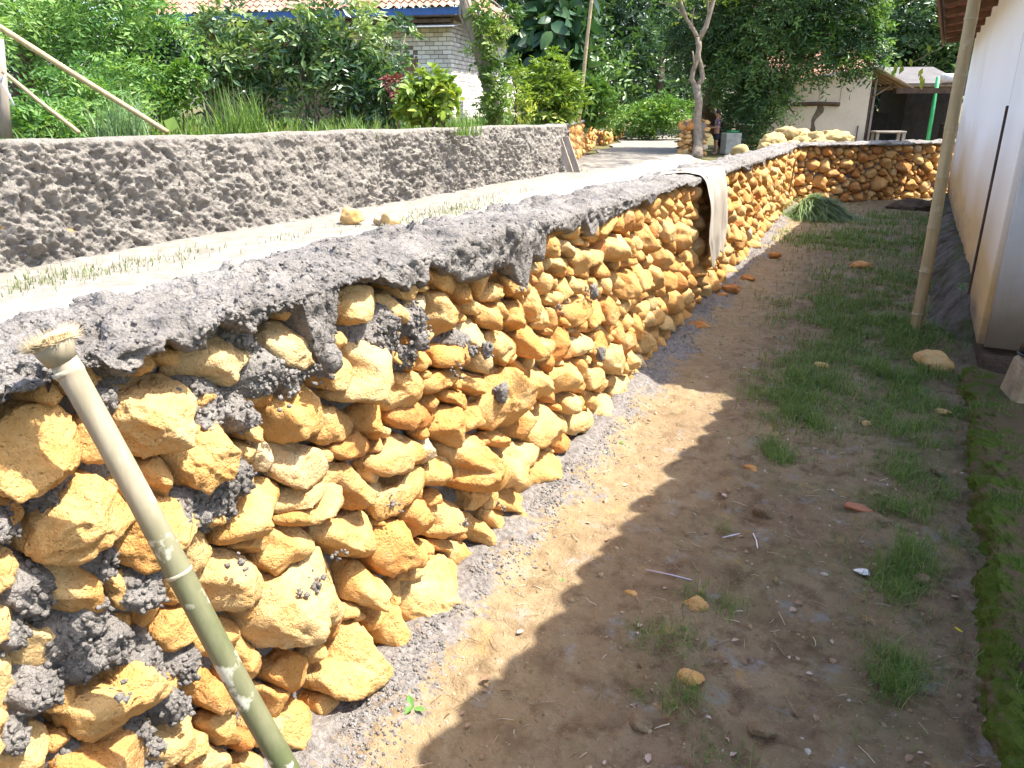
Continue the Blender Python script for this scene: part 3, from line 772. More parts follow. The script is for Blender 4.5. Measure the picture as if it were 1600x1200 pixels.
# rendered wall across the road
LA, LB = np.array([-7.16, 1.5]), np.array([-6.27, 16.95]); ldv = (LB - LA) / np.linalg.norm(LB - LA); LL = np.linalg.norm(LB - LA); lnv = np.array([ldv[1], -ldv[0]])
left = thing('rendered_wall', (-6.7, 9, 0.35), 'low wall coated in rough grey mortar along the far side of the road', 'wall')
def left_mesh():
    s = axis(0, LL, 0.015, 0.0); prof = []
    hz = np.interp(s, [0, 2.8, 8, 14, LL], [1.47, 1.47, 1.43, 1.38, 1.36]) + 0.018 * fbm(np.stack([s, 0 * s, 0 * s], -1), 1.5, 3, 5)
    t = np.linspace(0, 1, 104); key = [0, 0.06, 0.78, 0.83, 1.0]
    N = np.stack([np.interp(t, key, [0.14, 0.05, -0.01, -0.05, -0.32])] * len(s)); Z = np.stack([np.interp(t, key, [0.30, 0.36, h - 0.045, h, h - 0.015]) for h in hz])
    S = np.repeat(s[:, None], len(t), 1); P = np.stack([S, Z, 0 * S], -1)
    Pd = P.copy(); Pd[..., 0] += 0.5 * P[..., 1]
    fr = sstep(0.86, 0.74, t)[None, :]
    h = 0.03 * fbm(Pd, 2.5, 3, 3) + fr * (0.085 * fbm(Pd, 5.0, 4, 15, 0.6) + 0.06 * (0.4 - billow(Pd, 9.5, 4, 18, 0.65)) + 0.03 * fbm(Pd, 24, 2, 23)) + (1 - fr) * 0.006 * fbm(P, 20, 2, 9)
    h = h * (0.5 + 0.75 * sstep(-0.25, 0.3, fbm(P, 1.1, 2, 88)))
    h = h - 0.035 * fr * sstep(0.25, 0.35, fbm(Pd, 8.5, 3, 51)) - 0.03 * fr * sstep(0.03, 0.0, np.abs(fbm(Pd, 4.0, 3, 57)))
    up = (1 - fr)
    N2 = N + h * (1 - up); Z2 = Z + h * up * 0.6 + fr * 0.25 * h
    return np.stack([LA[0] + ldv[0] * S + lnv[0] * N2, LA[1] + ldv[1] * S + lnv[1] * N2, Z2], -1).reshape(-1, 3), grid_faces(len(s), len(t))
V, F = left_mesh()
mk('mortar_render', V, F, MAT['render'], left, True)
# closed end of that wall, facing up the road
ev = []; ez = np.linspace(0.3, 1.36, 26); en = np.linspace(0.03, -0.33, 12)
EZ, EN = np.meshgrid(ez, en, indexing='ij'); q = 0.03 * fbm(np.stack([EZ, EN, 0 * EZ], -1), 6, 3, 3)
mk('wall_end', np.stack([LB[0] + lnv[0] * EN + ldv[0] * q, LB[1] + lnv[1] * EN + ldv[1] * q, EZ], -1).reshape(-1, 3), grid_faces(26, 12), MAT['render'], left, True)
# stones still showing through the render
for (u, v, r) in [(8, 352, .11), (100, 364, .09), (440, 306, .06)]:
    s_ = (on(u, 425, 0.35)[1] - LA[1]) / ldv[1]; w = onx(u, v, LA[0] + ldv[0] * s_ - 0.012)
    V, F = free_rock(R3, (r * 0.4, r, r * 0.5), 3); mk('stone', V + w, F, MAT['stone'], left, True, np.full(len(V), 0.4), w)

# unrendered retaining wall further up the road, low wall, pillar
def rubble_run(name, label, A, B, z0, z1, seed, sizes, limit, thick=0.5, ends=True, sub=2, lean=0.05):
    A = np.array(A, float); B = np.array(B, float); d = (B - A) / np.linalg.norm(B - A); L = np.linalg.norm(B - A); n = np.array([d[1], -d[0]])
    w = thing(name, (A[0], A[1], z0), label, 'stone wall'); rg = np.random.default_rng(seed); h = z1 - z0
    def P(y, z, q): return np.stack([A[0] + d[0] * y + n[0] * (q - lean * z - 0.05), A[1] + d[1] * y + n[1] * (q - lean * z - 0.05), z0 + z], 1)
    def Pe(y, z, q): return np.stack([A[0] - d[0] * (q - lean * z - 0.05) - n[0] * (thick - y), A[1] - d[1] * (q - lean * z - 0.05) - n[1] * (thick - y), z0 + z], 1)
    build_stones(w, pack(rg, 0, L, lambda y: h, [], sizes), rg, P, lambda c: (sub, c[1].mean()), limit)
    if ends: build_stones(w, pack(rg, 0, thick, lambda y: h, [], [(a, max(60, t // 4)) for a, t in sizes]), rg, Pe, lambda c: (sub, c[1].mean()), limit)
    c = (A + B) / 2 - n * (thick / 2 + 0.03)
    V, F = cbox((c[0], c[1], z0 + h / 2 - 0.05), L / 2 - 0.06, thick / 2 - 0.09, h / 2 - 0.03, np.array([[d[0], d[1], 0], [-n[0], -n[1], 0], [0, 0, 1]]))
    mk('wall_core', V, F, MAT['spill'], w, False)
    return w, A, d, n
SZ = [(0.16, 300), (0.12, 700), (0.09, 1500), (0.065, 1800), (0.045, 1500)]
w1, A1, d1, n1 = rubble_run('retaining_wall', 'bare ochre stone retaining wall just beyond the rendered wall', (-6.45, 17.35), (-9.35, 28.2), 0.34, 1.30, 31, SZ, 120, 0.45)
V, F = cbox((A1 + d1 * 5.5 - n1 * 0.25).tolist() + [1.32], 5.6, 0.25, 0.035, np.array([[d1[0], d1[1], 0], [-n1[0], -n1[1], 0], [0, 0, 1]]), 0.02)
mk('mortar_cap', V, F, MAT['mortar'], w1, False)
rubble_run('low_stone_wall', 'knee-high row of pale yellow stones along the far road verge', (-9.1, 28.6), (-11.6, 39.5), 0.36, 0.86, 33, [(0.2, 300), (0.15, 700), (0.1, 1500), (0.06, 1500)], 60, 0.5)
pc = on(1086, 243, 0.36)
pw, _, _, _ = rubble_run('stone_pillar', 'stubby ochre stone gate pillar standing behind the slender forked tree', (pc[0] - 0.42, pc[1] + 0.1), (pc[0] + 0.26, pc[1] + 0.36), 0.36, 1.36, 35, [(0.12, 100), (0.095, 300), (0.075, 600), (0.055, 900), (0.04, 700)], 150, 0.5, True, 3, 0.14)
# ------------------------------------------------------------------ white house on the right
def m_whitewall():
    t = NT('stained_whitewash'); P = t.sep()
    n1 = t.noise(0.5, 3, 0.5); n2 = t.noise(30, 4, 0.6); n3 = t.noise(1.0, 2.5, 0.5, t.scaled((0.3, 0.3, 0.9)))
    c = t.mix(t.ramp(n1, (0.35, 0.0), (0.7, 1.0)), (0.84, 0.835, 0.83), (0.90, 0.895, 0.885))
    mr = t.n('MapRange'); mr.inputs[1].default_value = 1.75; mr.inputs[2].default_value = 0.55; mr.inputs[3].default_value = 0.0; mr.inputs[4].default_value = 1.0
    t.l(t.math('ADD', P[2], t.math('MULTIPLY', t.math('SUBTRACT', n3, 0.5), 1.5)), mr.inputs[0])
    c = t.mix(t.ramp(mr.outputs[0], (0.0, 0.0), (0.45, 0.45), (1.0, 0.95)), c, (0.50, 0.31, 0.11))
    m2 = t.n('MapRange'); m2.inputs[1].default_value = 0.55; m2.inputs[2].default_value = 0.1; m2.inputs[3].default_value = 0.0; m2.inputs[4].default_value = 1.0
    t.l(t.math('ADD', P[2], t.math('MULTIPLY', t.math('SUBTRACT', t.noise(2, 4, 0.6, t.scaled((0.5, 0.5, 2.0))), 0.5), 0.9)), m2.inputs[0])
    c = t.mix(m2.outputs[0], c, (0.17, 0.13, 0.085))
    c = t.mix(t.ramp(t.noise(0.7, 5, 0.65), (0.56, 0.0), (0.72, 0.22)), c, (0.50, 0.48, 0.46))
    return t.done(t.bsdf(c, 0.85, t.bump(n2, 0.25, 0.004), 0.2))
MAT['whitewall'] = m_whitewall()
def m_grayboard():
    t = NT('grey_cement_board'); P = t.sep(); n1 = t.noise(1.6, 5, 0.6); n3 = t.noise(1.3, 5, 0.65, t.scaled((2.2, 2.2, 0.6)))
    c = t.mix(t.ramp(n1, (0.3, 0.0), (0.7, 1.0)), (0.40, 0.40, 0.42), (0.50, 0.49, 0.50))
    mr = t.n('MapRange'); mr.inputs[1].default_value = 1.2; mr.inputs[2].default_value = 0.3; mr.inputs[3].default_value = 0.0; mr.inputs[4].default_value = 1.0
    t.l(t.math('ADD', P[2], t.math('MULTIPLY', t.math('SUBTRACT', n3, 0.5), 0.9)), mr.inputs[0])
    c = t.mix(t.ramp(mr.outputs[0], (0.0, 0.0), (0.5, 0.45), (1.0, 0.9)), c, (0.22, 0.155, 0.085))
    m2 = t.n('MapRange'); m2.inputs[1].default_value = 0.75; m2.inputs[2].default_value = 0.2; m2.inputs[3].default_value = 0.0; m2.inputs[4].default_value = 0.9
    t.l(t.math('ADD', P[2], t.math('MULTIPLY', t.math('SUBTRACT', n1, 0.5), 0.6)), m2.inputs[0])
    c = t.mix(m2.outputs[0], c, (0.10, 0.075, 0.05))
    return t.done(t.bsdf(c, 0.8, t.bump(t.noise(40, 3), 0.15, 0.004), 0.25))
MAT['grayboard'] = m_grayboard()
MAT['darksoil'] = m_plain('dark_soil', (0.085, 0.06, 0.042), 0.4, 6, 0.95, 0.9, 40, 0.1, None, 0.03)
MAT['tile'] = m_plain('clay_tile', (0.36, 0.15, 0.085), 0.35, 3.0, 0.85, 0.4, 40)
MAT['paletile'] = m_plain('weathered_clay_tile', (0.33, 0.18, 0.125), 0.35, 1.2, 0.9, 0.4, 30)
MAT['batten'] = m_plain('roof_batten', (0.15, 0.085, 0.05), 0.35, 6, 0.85, 0.4, 40)
H0 = np.array([0.85, 5.94]); H1 = np.array([1.42, 17.55]); hd = (H1 - H0) / np.linalg.norm(H1 - H0); HL = np.linalg.norm(H1 - H0); hn = np.array([hd[1], -hd[0]])   # hn points into the house (+X)
HAX = np.array([[hd[0], hd[1], 0], [hn[0], hn[1], 0], [0, 0, 1]])
def hp(s, n, z): return np.array([H0[0] + hd[0] * s + hn[0] * n, H0[1] + hd[1] * s + hn[1] * n, z])
house = thing('white_house', (H0[0], H0[1], 0), 'whitewashed house with stained lower wall and tiled eave along the right edge', 'house')
def hbox(s0, s1, n0, n1, z0, z1, b=0.0):
    return cbox(hp((s0 + s1) / 2, (n0 + n1) / 2, (z0 + z1) / 2), (s1 - s0) / 2, (n1 - n0) / 2, (z1 - z0) / 2, HAX, b)
def wall_sheet(s0, s1, z0, z1, n, nu, nv, amp, seed):
    S, Z = np.meshgrid(np.linspace(s0, s1, nu), np.linspace(z0, z1, nv), indexing='ij')
    q = amp * fbm(np.stack([S, Z, 0 * S], -1), 1.2, 3, seed)
    base = 0.02 * sstep(0.5, 0.12, Z)
    N = n + q + base
    return np.stack([H0[0] + hd[0] * S + hn[0] * N, H0[1] + hd[1] * S + hn[1] * N, Z], -1).reshape(-1, 3), grid_faces(nu, nv)
m_ = MB(); V, F = wall_sheet(1.40, HL, 0.16, 3.05, 0.0, 120, 40, 0.005, 3); m_.add(V, F)
m_.add(*hbox(1.42, HL - 0.02, 0.05, 0.14, 0.15, 3.04)); m_.build('wall', MAT['whitewall'], house, True)
V, F = hbox(0.02, 1.36, -0.012, 0.05, 0.20, 3.05, 0.006); o = mk('wall_panel', V, F, MAT['whitewall'], house, False)
V, F = hbox(1.365, 1.40, -0.03, 0.02, 0.22, 1.75, 0.006); mk('batten_strip', V, F, MAT['darkwood'], house, False)
V, F = hbox(1.362, 1.395, -0.012, 0.02, 1.76, 3.0, 0.004); mk('batten_strip', V, F, MAT['grayboard'], house, False)
# gable wall towards the viewer, grey cement board
V, F = hbox(-0.045, 0.0, 0.03, 1.9, 0.20, 3.0, 0.005); mk('gable_panel', V, F, MAT['grayboard'], house, False)
V, F = hbox(-0.045, 0.0, 1.92, 3.8, 0.20, 3.0, 0.005); mk('gable_panel', V, F, MAT['grayboard'], house, False)
V, F = hbox(-0.06, HL, 0.03, 3.8, 0.0, 0.155, 0.02); mk('plinth', V, F, MAT['darksoil'], house, False)
V, F = hbox(0.3, HL, 3.72, 3.8, 0.2, 3.0); mk('back_wall', V, F, MAT['whitewall'], house, False)
V, F = hbox(HL - 0.1, HL - 0.02, 0.2, 3.7, 0.2, 3.0); mk('end_wall', V, F, MAT['whitewall'], house, False)
# roof: rafters, battens, tile courses; n = -0.86 is the eave edge
SL = math.tan(math.radians(9)); EZ0 = 2.90
def roof_z(n): return EZ0 + (n + 0.78) * SL
def skew(s, n): return 0.02 * np.clip(s, 0, None) * (1 - sstep(-0.8, 0.2, n))      # the eave line runs slightly off the wall line
def sl_box(s0, s1, n0, n1, dz0, dz1):
    V, F = hbox(s0, s1, n0, n1, 0, 1)
    nn = (V[:, :2] - H0) @ hn; ss = (V[:, :2] - H0) @ hd; top = V[:, 2] > 0.5
    V[:, 2] = roof_z(nn) + np.where(top, dz1, dz0); V[:, :2] += hn * skew(ss, nn)[:, None]; return V, F
s = 0.05 - 0.5
k = 0
while s < HL + 0.35:
    V, F = sl_box(s, s + 0.06, -0.68, 3.9, -0.10, -0.02); mk('rafter', V, F, MAT['batten'], house, False); s += 1.3
n = -0.72
while n < 0.5:
    V, F = sl_box(-0.5, HL + 0.32, n, n + 0.045, -0.02, 0.022); mk('roof_batten', V, F, MAT['batten'], house, False); n += 0.17
V, F = sl_box(-0.52, HL + 0.34, -0.755, -0.73, -0.09, 0.03); mk('fascia_board', V, F, MAT['batten'], house, False)
# tiles: S-profile courses, one joined part (each far narrower than a finger at this distance)
def tile_rows(s0, s1, ncs, zf, axw, course, org):
    mbt = MB()
    for j, n0 in enumerate(ncs):
        S = np.arange(s0, s1, 0.03); T = np.array([0, 0.5, 1.0])
        A, B = np.meshgrid(S, T, indexing='ij')
        lip = 0.012 * fbm(np.stack([np.floor(A / 0.18), A * 0 + j, A * 0], -1), 1.7, 1, 7)
        N = n0 + B * (course + 0.03) + lip * (1 - B)
        Z = zf(N) + 0.03 + 0.022 * np.sin(A * 2 * math.pi / 0.18) + 0.022 * (1 - B)
        V = org(A.ravel(), N.ravel(), Z.ravel()); F = grid_faces(len(S), 3); mbt.add(V, F)
        V2 = V.copy().reshape(len(S), 3, 3)[:, 0]; V3 = V2 - (0, 0, 0.02)
        mbt.add(np.concatenate([V2, V3]), np.array([[i, i + 1, len(S) + i + 1, len(S) + i] for i in range(len(S) - 1)]))
    return mbt
def horg(A, N, Z):
    N = N + skew(A, N); return np.stack([H0[0] + hd[0] * A + hn[0] * N, H0[1] + hd[1] * A + hn[1] * N, Z], 1)
mbt = tile_rows(-0.55, HL + 0.36, np.arange(-0.79, 3.9, 0.24), roof_z, None, 0.24, horg)
o = mbt.build('roof_tiles', MAT['tile'], house, True); o['kind'] = 'stuff'
V, F = sl_box(-0.5, HL + 0.3, 0.3, 3.9, 0.025, 0.03); mk('roof_lining', V, F, MAT['batten'], house, False)

# veranda roof of the neighbouring wing, right of and above the viewer: it shades the near yard
wing = thing('veranda_roof', (1.2, 1.0, 2.5), 'low tiled veranda roof just outside the view on the right', 'roof')
W0 = np.array([0.36, 1.5]); wd = np.array([0.10, 1.0]); wd /= np.linalg.norm(wd); wnn = np.array([wd[1], -wd[0]])
def worg(A, N, Z): return np.stack([W0[0] + wd[0] * A + wnn[0] * N, W0[1] + wd[1] * A + wnn[1] * N, Z], 1)
wz = lambda N: 2.56 + N * math.tan(math.radians(16))
V_, F_ = [], []
mbw = MB()
for j, n0 in enumerate(np.arange(0.0, 4.2, 0.24)):
    S = np.arange(-7.0, 3.9, 0.02); T = np.array([0, 0.5, 1.0]); A, B = np.meshgrid(S, T, indexing='ij')
    idx = np.floor(A / 0.21); lip = 0.05 * fbm(np.stack([idx * 1.37, A * 0 + j, A * 0], -1), 1.0, 1, 3) - 0.055 * np.sqrt(np.clip(np.sin((A / 0.21 - idx) * math.pi), 0, 1)) * (1 if j == 0 else 0)
    N = n0 + B * 0.27 + lip * (1 - B); Z = wz(N) + 0.02 + 0.02 * np.sin(A * 2 * math.pi / 0.21) + 0.02 * (1 - B)
    mbw.add(worg(A.ravel(), N.ravel(), Z.ravel()), grid_faces(len(S), 3))
o = mbw.build('roof_tiles', MAT['tile'], wing, True); o['kind'] = 'stuff'
q = np.array([[-7, 0.12], [3.86, 0.12], [3.86, 4.4], [-7, 4.4]])
lo = worg(q[:, 0], q[:, 1], wz(q[:, 1])); V = np.concatenate([lo, lo - (0, 0, 0.03)])
mk('roof_lining', V, np.array([[0, 1, 2, 3], [7, 6, 5, 4], [0, 4, 5, 1], [1, 5, 6, 2], [2, 6, 7, 3], [3, 7, 4, 0]]), MAT['batten'], wing, False)
q = np.array([[3.86, 0.75], [4.35, 0.75], [4.35, 4.4], [3.86, 4.4]]); lo = worg(q[:, 0], q[:, 1], wz(q[:, 1]) - 0.004); V = np.concatenate([lo, lo - (0, 0, 0.022)])
mk('roof_lining', V, np.array([[0, 1, 2, 3], [7, 6, 5, 4], [0, 4, 5, 1], [1, 5, 6, 2], [2, 6, 7, 3], [3, 7, 4, 0]]), MAT['batten'], wing, False)  # extra unseen lining piece, added to block sunlight through the gap between roofs
for a in (-6.0, -2.4, 1.2):
    V, F = tube([worg(np.array([a]), np.array([0.55]), np.array([z]))[0] for z in (0, 1.3, 2.68)], 0.05, 8); mk('post', V, F, MAT['wood'], wing, True)

# mossy kerb of the terrace and the earth bank along the house
def m_moss():
    t = NT('moss'); n1 = t.noise(8, 5, 0.6); n2 = t.noise(55, 4, 0.7)
    P = t.sep(); e = t.n('MapRange'); e.inputs[1].default_value = 0.86; e.inputs[2].default_value = 0.62; e.inputs[3].default_value = 0.0; e.inputs[4].default_value = 1.0
    t.l(t.math('SUBTRACT', P[0], t.math('MULTIPLY', t.math('SUBTRACT', P[1], 2.4), 0.045)), e.inputs[0])
    c = t.mix(t.ramp(t.math('ADD', n1, t.math('MULTIPLY', e.outputs[0], 0.16)), (0.54, 0.0), (0.66, 1.0)), (0.15, 0.105, 0.06), (0.085, 0.12, 0.018))
    c = t.mix(t.ramp(n2, (0.5, 0.0), (0.75, 0.35)), c, (0.14, 0.16, 0.04))
    return t.done(t.bsdf(c, 0.95, t.bump(t.math('ADD', n1, n2), 0.9, 0.03), 0.1))
MAT['moss'] = m_moss()
def m_bank():
    t = NT('bank_earth'); n1 = t.noise(5, 5, 0.65); n2 = t.noise(45, 4, 0.7)
    c = t.mix(t.ramp(n1, (0.35, 0.0), (0.6, 1.0)), (0.075, 0.055, 0.04), (0.17, 0.15, 0.125))
    c = t.mix(t.ramp(t.noise(2.2, 4, 0.6), (0.45, 0.0), (0.62, 0.75)), c, (0.075, 0.095, 0.022))
    return t.done(t.bsdf(c, 0.95, t.bump(t.math('ADD', n1, n2), 1.0, 0.04), 0.1))
MAT['bank'] = m_bank()
kl = [(0.54, -1.0), (0.575, 1.5), (0.60, 2.42), (0.63, 2.91), (0.67, 3.71), (0.74, 5.01), (0.80, 5.75)]
ky = axis(-1.0, 5.75, 0.012, 0.0); kx = np.interp(ky, [p[1] for p in kl], [p[0] for p in kl])
prof = np.array([(-0.03, -0.03), (-0.012, 0.03), (0.0, 0.06), (0.02, 0.075), (0.05, 0.082), (0.09, 0.078), (0.14, 0.072), (0.22, 0.066), (0.32, 0.06), (0.45, 0.055), (0.7, 0.05), (1.2, 0.05)])
pt = np.linspace(0, 11, 60); px = np.interp(pt, range(12), prof[:, 0]); pz = np.interp(pt, range(12), prof[:, 1])
KX = kx[:, None] + px[None, :]; KZ = np.repeat(pz[None, :], len(ky), 0); KY = np.repeat(ky[:, None], 60, 1); P = np.stack([KX, KY, KZ], -1)
lum = 0.035 * fbm(P, 4, 3, 7) + 0.045 * (0.35 - billow(P, 11, 3, 9)) + 0.012 * fbm(P, 45, 2, 3)
w_ = sstep(0.30, 0.05, px)[None, :]
KX = KX - lum * w_ * 1.5 - 0.05 * fbm(P, 2.1, 2, 27) * w_; KZ = KZ + lum * (0.25 + 0.5 * w_) * sstep(-0.03, 0.02, pz)[None, :]
kerb = mk('terrace_kerb', np.stack([KX, KY, KZ], -1).reshape(-1, 3), grid_faces(len(ky), 60), MAT['moss'])
tag(kerb, 'lumpy moss-covered kerb edging the terrace at the right', 'kerb', kind='structure')
by = np.linspace(6.6, 17.3, 330); bx0 = np.interp(by, [6.6, 7.2, 9, 17.3], [0.78, 0.62, 0.66, 1.05])
bt = np.linspace(0, 1, 34); BX = bx0[:, None] + bt[None, :] * (0.93 + 0.05 * (by[:, None] - 6) - bx0[:, None] + 0.06); BY = np.repeat(by[:, None], 34, 1)
hgt = np.interp(by, [6.6, 7.0, 8, 12, 17.3], [0.02, 0.30, 0.36, 0.24, 0.16])
BZ = -0.02 + hgt[:, None] * sstep(0, 0.75, bt)[None, :]; P = np.stack([BX, BY, BZ], -1)
BZ = BZ + 0.05 * fbm(P, 5, 3, 3) * sstep(0, 0.2, bt)[None, :] + 0.025 * fbm(P, 18, 3, 5); BX = BX - 0.05 * (0.4 - billow(P, 7, 3, 8)) * sstep(0, 0.15, bt)[None, :]
bank = mk('earth_bank', np.stack([BX, BY, BZ], -1).reshape(-1, 3), grid_faces(330, 34), MAT['bank'])
tag(bank, 'dark mossy earth bank at the foot of the white house wall', 'bank', kind='structure')

# ------------------------------------------------------------------ bamboo
def m_bamboo(name, a, b, g, gm):
    t = NT(name); v = t.scaled((9, 9, 1.2)); n1 = t.noise(3, 4, 0.6, v); n2 = t.noise(14, 4, 0.6); n3 = t.noise(2.4, 3, 0.5)
    c = t.mix(t.ramp(n1, (0.35, 0.0), (0.65, 1.0)), a, b)
    c = t.mix(t.math('MULTIPLY', t.attr(), t.ramp(n3, (0.3, 0.5), (0.55, 1.0))), c, g)
    c = t.mix(t.ramp(n2, (0.60, 0.0), (0.66, gm)), c, (0.60, 0.58, 0.47))
    c = t.mix(t.ramp(t.noise(7, 5, 0.7, t.scaled((4, 4, 0.5))), (0.45, 0.0), (0.65, 0.45)), c, (0.20, 0.19, 0.11))
    c = t.mix(t.ramp(t.noise(5, 4, 0.6), (0.62, 0.0), (0.75, 0.4)), c, (0.16, 0.15, 0.10))
    return t.done(t.bsdf(c, 0.5, t.bump(n1, 0.15, 0.003), 0.4))
MAT['bamboo_green'] = m_bamboo('green_bamboo', (0.25, 0.205, 0.14), (0.36, 0.305, 0.22), (0.085, 0.10, 0.04), 0.8)
MAT['bamboo_dry'] = m_bamboo('dry_bamboo', (0.30, 0.22, 0.11), (0.40, 0.31, 0.165), (0.30, 0.20, 0.10), 0.25)
MAT['noderim'] = m_plain('node_rim', (0.36, 0.32, 0.23), 0.3, 40, 0.7, 0.2, 90)
MAT['fibre'] = m_plain('bamboo_fibre', (0.50, 0.38, 0.22), 0.3, 30, 0.9, 0.3, 80)
def bamboo(root, p0, p1, r0, r1, nodes, m, seg=20, gfun=None, name='culm'):
    """hollow-looking culm with raised node rings from p0 to p1; nodes = fractions"""
    p0 = np.array(p0, float); p1 = np.array(p1, float); ts = [0.0]
    prof = []
    cuts = sorted(nodes)
    allt = sorted(set([0.0, 1.0] + [x for c in cuts for x in (c - 0.012, c - 0.003, c, c + 0.003, c + 0.014)] + list(np.linspace(0, 1, 26))))
    allt = [t for t in allt if 0 <= t <= 1]
    L = np.linalg.norm(p1 - p0); pts = []; rad = []
    for t in allt:
        r = r0 + (r1 - r0) * t
        for c in cuts:
            d = abs(t - c) * L
            r += 0.07 * r0 * math.exp(-(d / (0.10 * r0 + 0.003)) ** 2) + 0.03 * r0 * math.exp(-(d / (1.2 * r0)) ** 2)
        pts.append(p0 + (p1 - p0) * t + 0.003 * np.array([math.sin(9 * t), math.cos(7 * t), 0])); rad.append(r)
    V, F = tube(pts, rad, seg)
    tv = np.repeat(np.array([gfun(t) if gfun else 0.2 for t in allt]), seg)
    o = mk(name, V, F, m, root, True, tv)
    dr = (p1 - p0) / L
    for c in cuts:
        r = (r0 + (r1 - r0) * c) * 1.085; q = p0 + (p1 - p0) * c
        V, F = tube([q - dr * 0.004, q - dr * 0.0015, q + dr * 0.002, q + dr * 0.005], [r * 0.97, r * 1.02, r * 1.02, r * 0.96], seg)
        mk('node_ring', V, F, MAT['noderim'], root, True, np.full(len(V), 0.25))
    return o
PT = np.array([-1.205, 0.805, 1.375]); PB = np.array([-0.69, 0.93, 0.005])
pole = thing('bamboo_pole', PB, 'thick green bamboo pole leaning on the near end of the stone wall', 'bamboo pole')
bamboo(pole, PB, PT, 0.0245, 0.0215, [0.25, 0.69, 0.965], MAT['bamboo_green'], 28, lambda t: 1.0 - sstep(0.66, 0.84, t))
dv = (PT - PB) / np.linalg.norm(PT - PB); bx_, by_, _ = frame(dv)
V, F = tube([PT - dv * 0.035, PT - dv * 0.012, PT + dv * 0.006], [0.0235, 0.031, 0.033], 28); mk('sawn_collar', V, F, MAT['bamboo_green'], pole, True, np.full(len(V), 0.2))
fib = MB(); R4 = np.random.default_rng(3)
for i in range(1100):
    a = R4.uniform(0, 6.28); rr = 0.036 * math.sqrt(R4.uniform(0.1, 1)); b = PT + bx_ * math.cos(a) * rr + by_ * math.sin(a) * rr
    d = dv * R4.uniform(0.3, 1.0) + (bx_ * math.cos(a) + by_ * math.sin(a)) * R4.uniform(0.1, 1.3) + R4.normal(size=3) * 0.35; d /= np.linalg.norm(d); L = R4.uniform(0.010, 0.034)
    x, y, _ = frame(d); w = 0.0007
    fib.add(np.array([b - x * w, b + x * w, b + d * L + x * w * 0.4, b + y * w * 1.5, b + d * L * 0.9 + y * w]), [np.array([[0, 1, 2], [1, 3, 2], [3, 0, 2]])])
o = fib.build('frayed_fibres', MAT['fibre'], pole, True); o['kind'] = 'stuff'
V, F = free_rock(R4, (0.037, 0.036, 0.011), 4, 14, 0.35); mk('frayed_pad', V @ np.array([bx_, by_, dv]) + PT + dv * 0.006, F, MAT['fibre'], pole, True)
for k_, (uu, vv) in enumerate([(66, 559)]):
    a = PT - dv * 0.02 - 0.026 * np.array([-0.3, 0.75, 0]) * 0 
post = thing('bamboo_post', (0.52, 6.88, 0), 'dry bamboo post holding up the eave of the white house', 'post')
bamboo(post, (0.52, 6.88, -0.05), (0.50, 6.86, 2.97), 0.044, 0.041, [0.07, 0.185, 0.30, 0.425, 0.545, 0.665, 0.79, 0.91], MAT['bamboo_dry'], 20)

# cloth sack hung over the wall
def m_cloth():
    t = NT('dirty_sackcloth'); v = t.scaled((1, 1, 0.2)); n1 = t.noise(9, 4, 0.6, v); n2 = t.noise(90, 3, 0.6)
    c = t.mix(t.ramp(n1, (0.3, 0.0), (0.7, 1.0)), (0.24, 0.205, 0.165), (0.40, 0.355, 0.30))
    return t.done(t.bsdf(c, 0.9, t.bump(n2, 0.2, 0.002), 0.15))
MAT['cloth'] = m_cloth()
def cloth():
    """runs up over the cap from the road side, over the front edge and down the stones"""
    key = np.array([0, 0.30, 0.42, 0.50, 0.62, 1.0]) 
    kx = np.array([-1.60, -1.36, -1.262, -1.215, -1.185, -1.150]); kz = np.array([1.185, 1.20, 1.195, 1.15, 1.01, 0.45])
    L = np.linspace(0, 1, 110); W = np.linspace(0, 1, 44); A, B = np.meshgrid(L, W, indexing='ij')
    X = np.interp(A, key, kx); Z = np.interp(A, key, kz)
    X[1:-1] = X[1:-1]; 
    for _ in range(10): X[1:-1] = (X[:-2] + 2 * X[1:-1] + X[2:]) / 4; Z[1:-1] = (Z[:-2] + 2 * Z[1:-1] + Z[2:]) / 4
    wid = np.interp(A, [0, 0.4, 0.6, 0.85, 1.0], [0.70, 0.84, 0.98, 0.92, 0.55]); yc = np.interp(A, [0, 0.45, 1.0], [6.90, 7.02, 7.08])
    Pn = np.stack([B * 3.2, A * 1.3, 0 * A], -1)
    fold = 0.014 * np.sin(B * 15 + 2.0 * A + 1.5 * np.sin(A * 5)) + 0.03 * fbm(Pn, 1.7, 3, 5)
    hang = sstep(0.46, 0.7, A)
    X = X + hang * (fold + 0.01); Z = Z + (1 - hang) * (0.012 * np.sin(B * 11 + A * 6) + 0.012 * fbm(Pn, 3, 2, 6) + 0.02)
    Y = yc + (B - 0.5) * wid + 0.015 * np.sin(A * 13) + 0.03 * (fbm(np.stack([A * 3, 0 * A, 0 * A + 2 * (B > .5)], -1), 2, 2, 8))
    Z = Z - sstep(0.9, 1.0, A) * (0.06 * np.sin(B * 6 + 1) - 0.02)
    V = np.stack([X, Y, Z], -1).reshape(-1, 3); n = len(V); F = grid_faces(110, 44)
    return np.concatenate([V, V - (0.004, 0, 0.003)]), [F, F[:, ::-1] + n]
V, F = cloth(); tag(mk('sackcloth', V, F, MAT['cloth'], None, True, None, (-1.3, 7.0, 1.25)), 'pale dirty sackcloth strip draped over the stone wall', 'cloth')

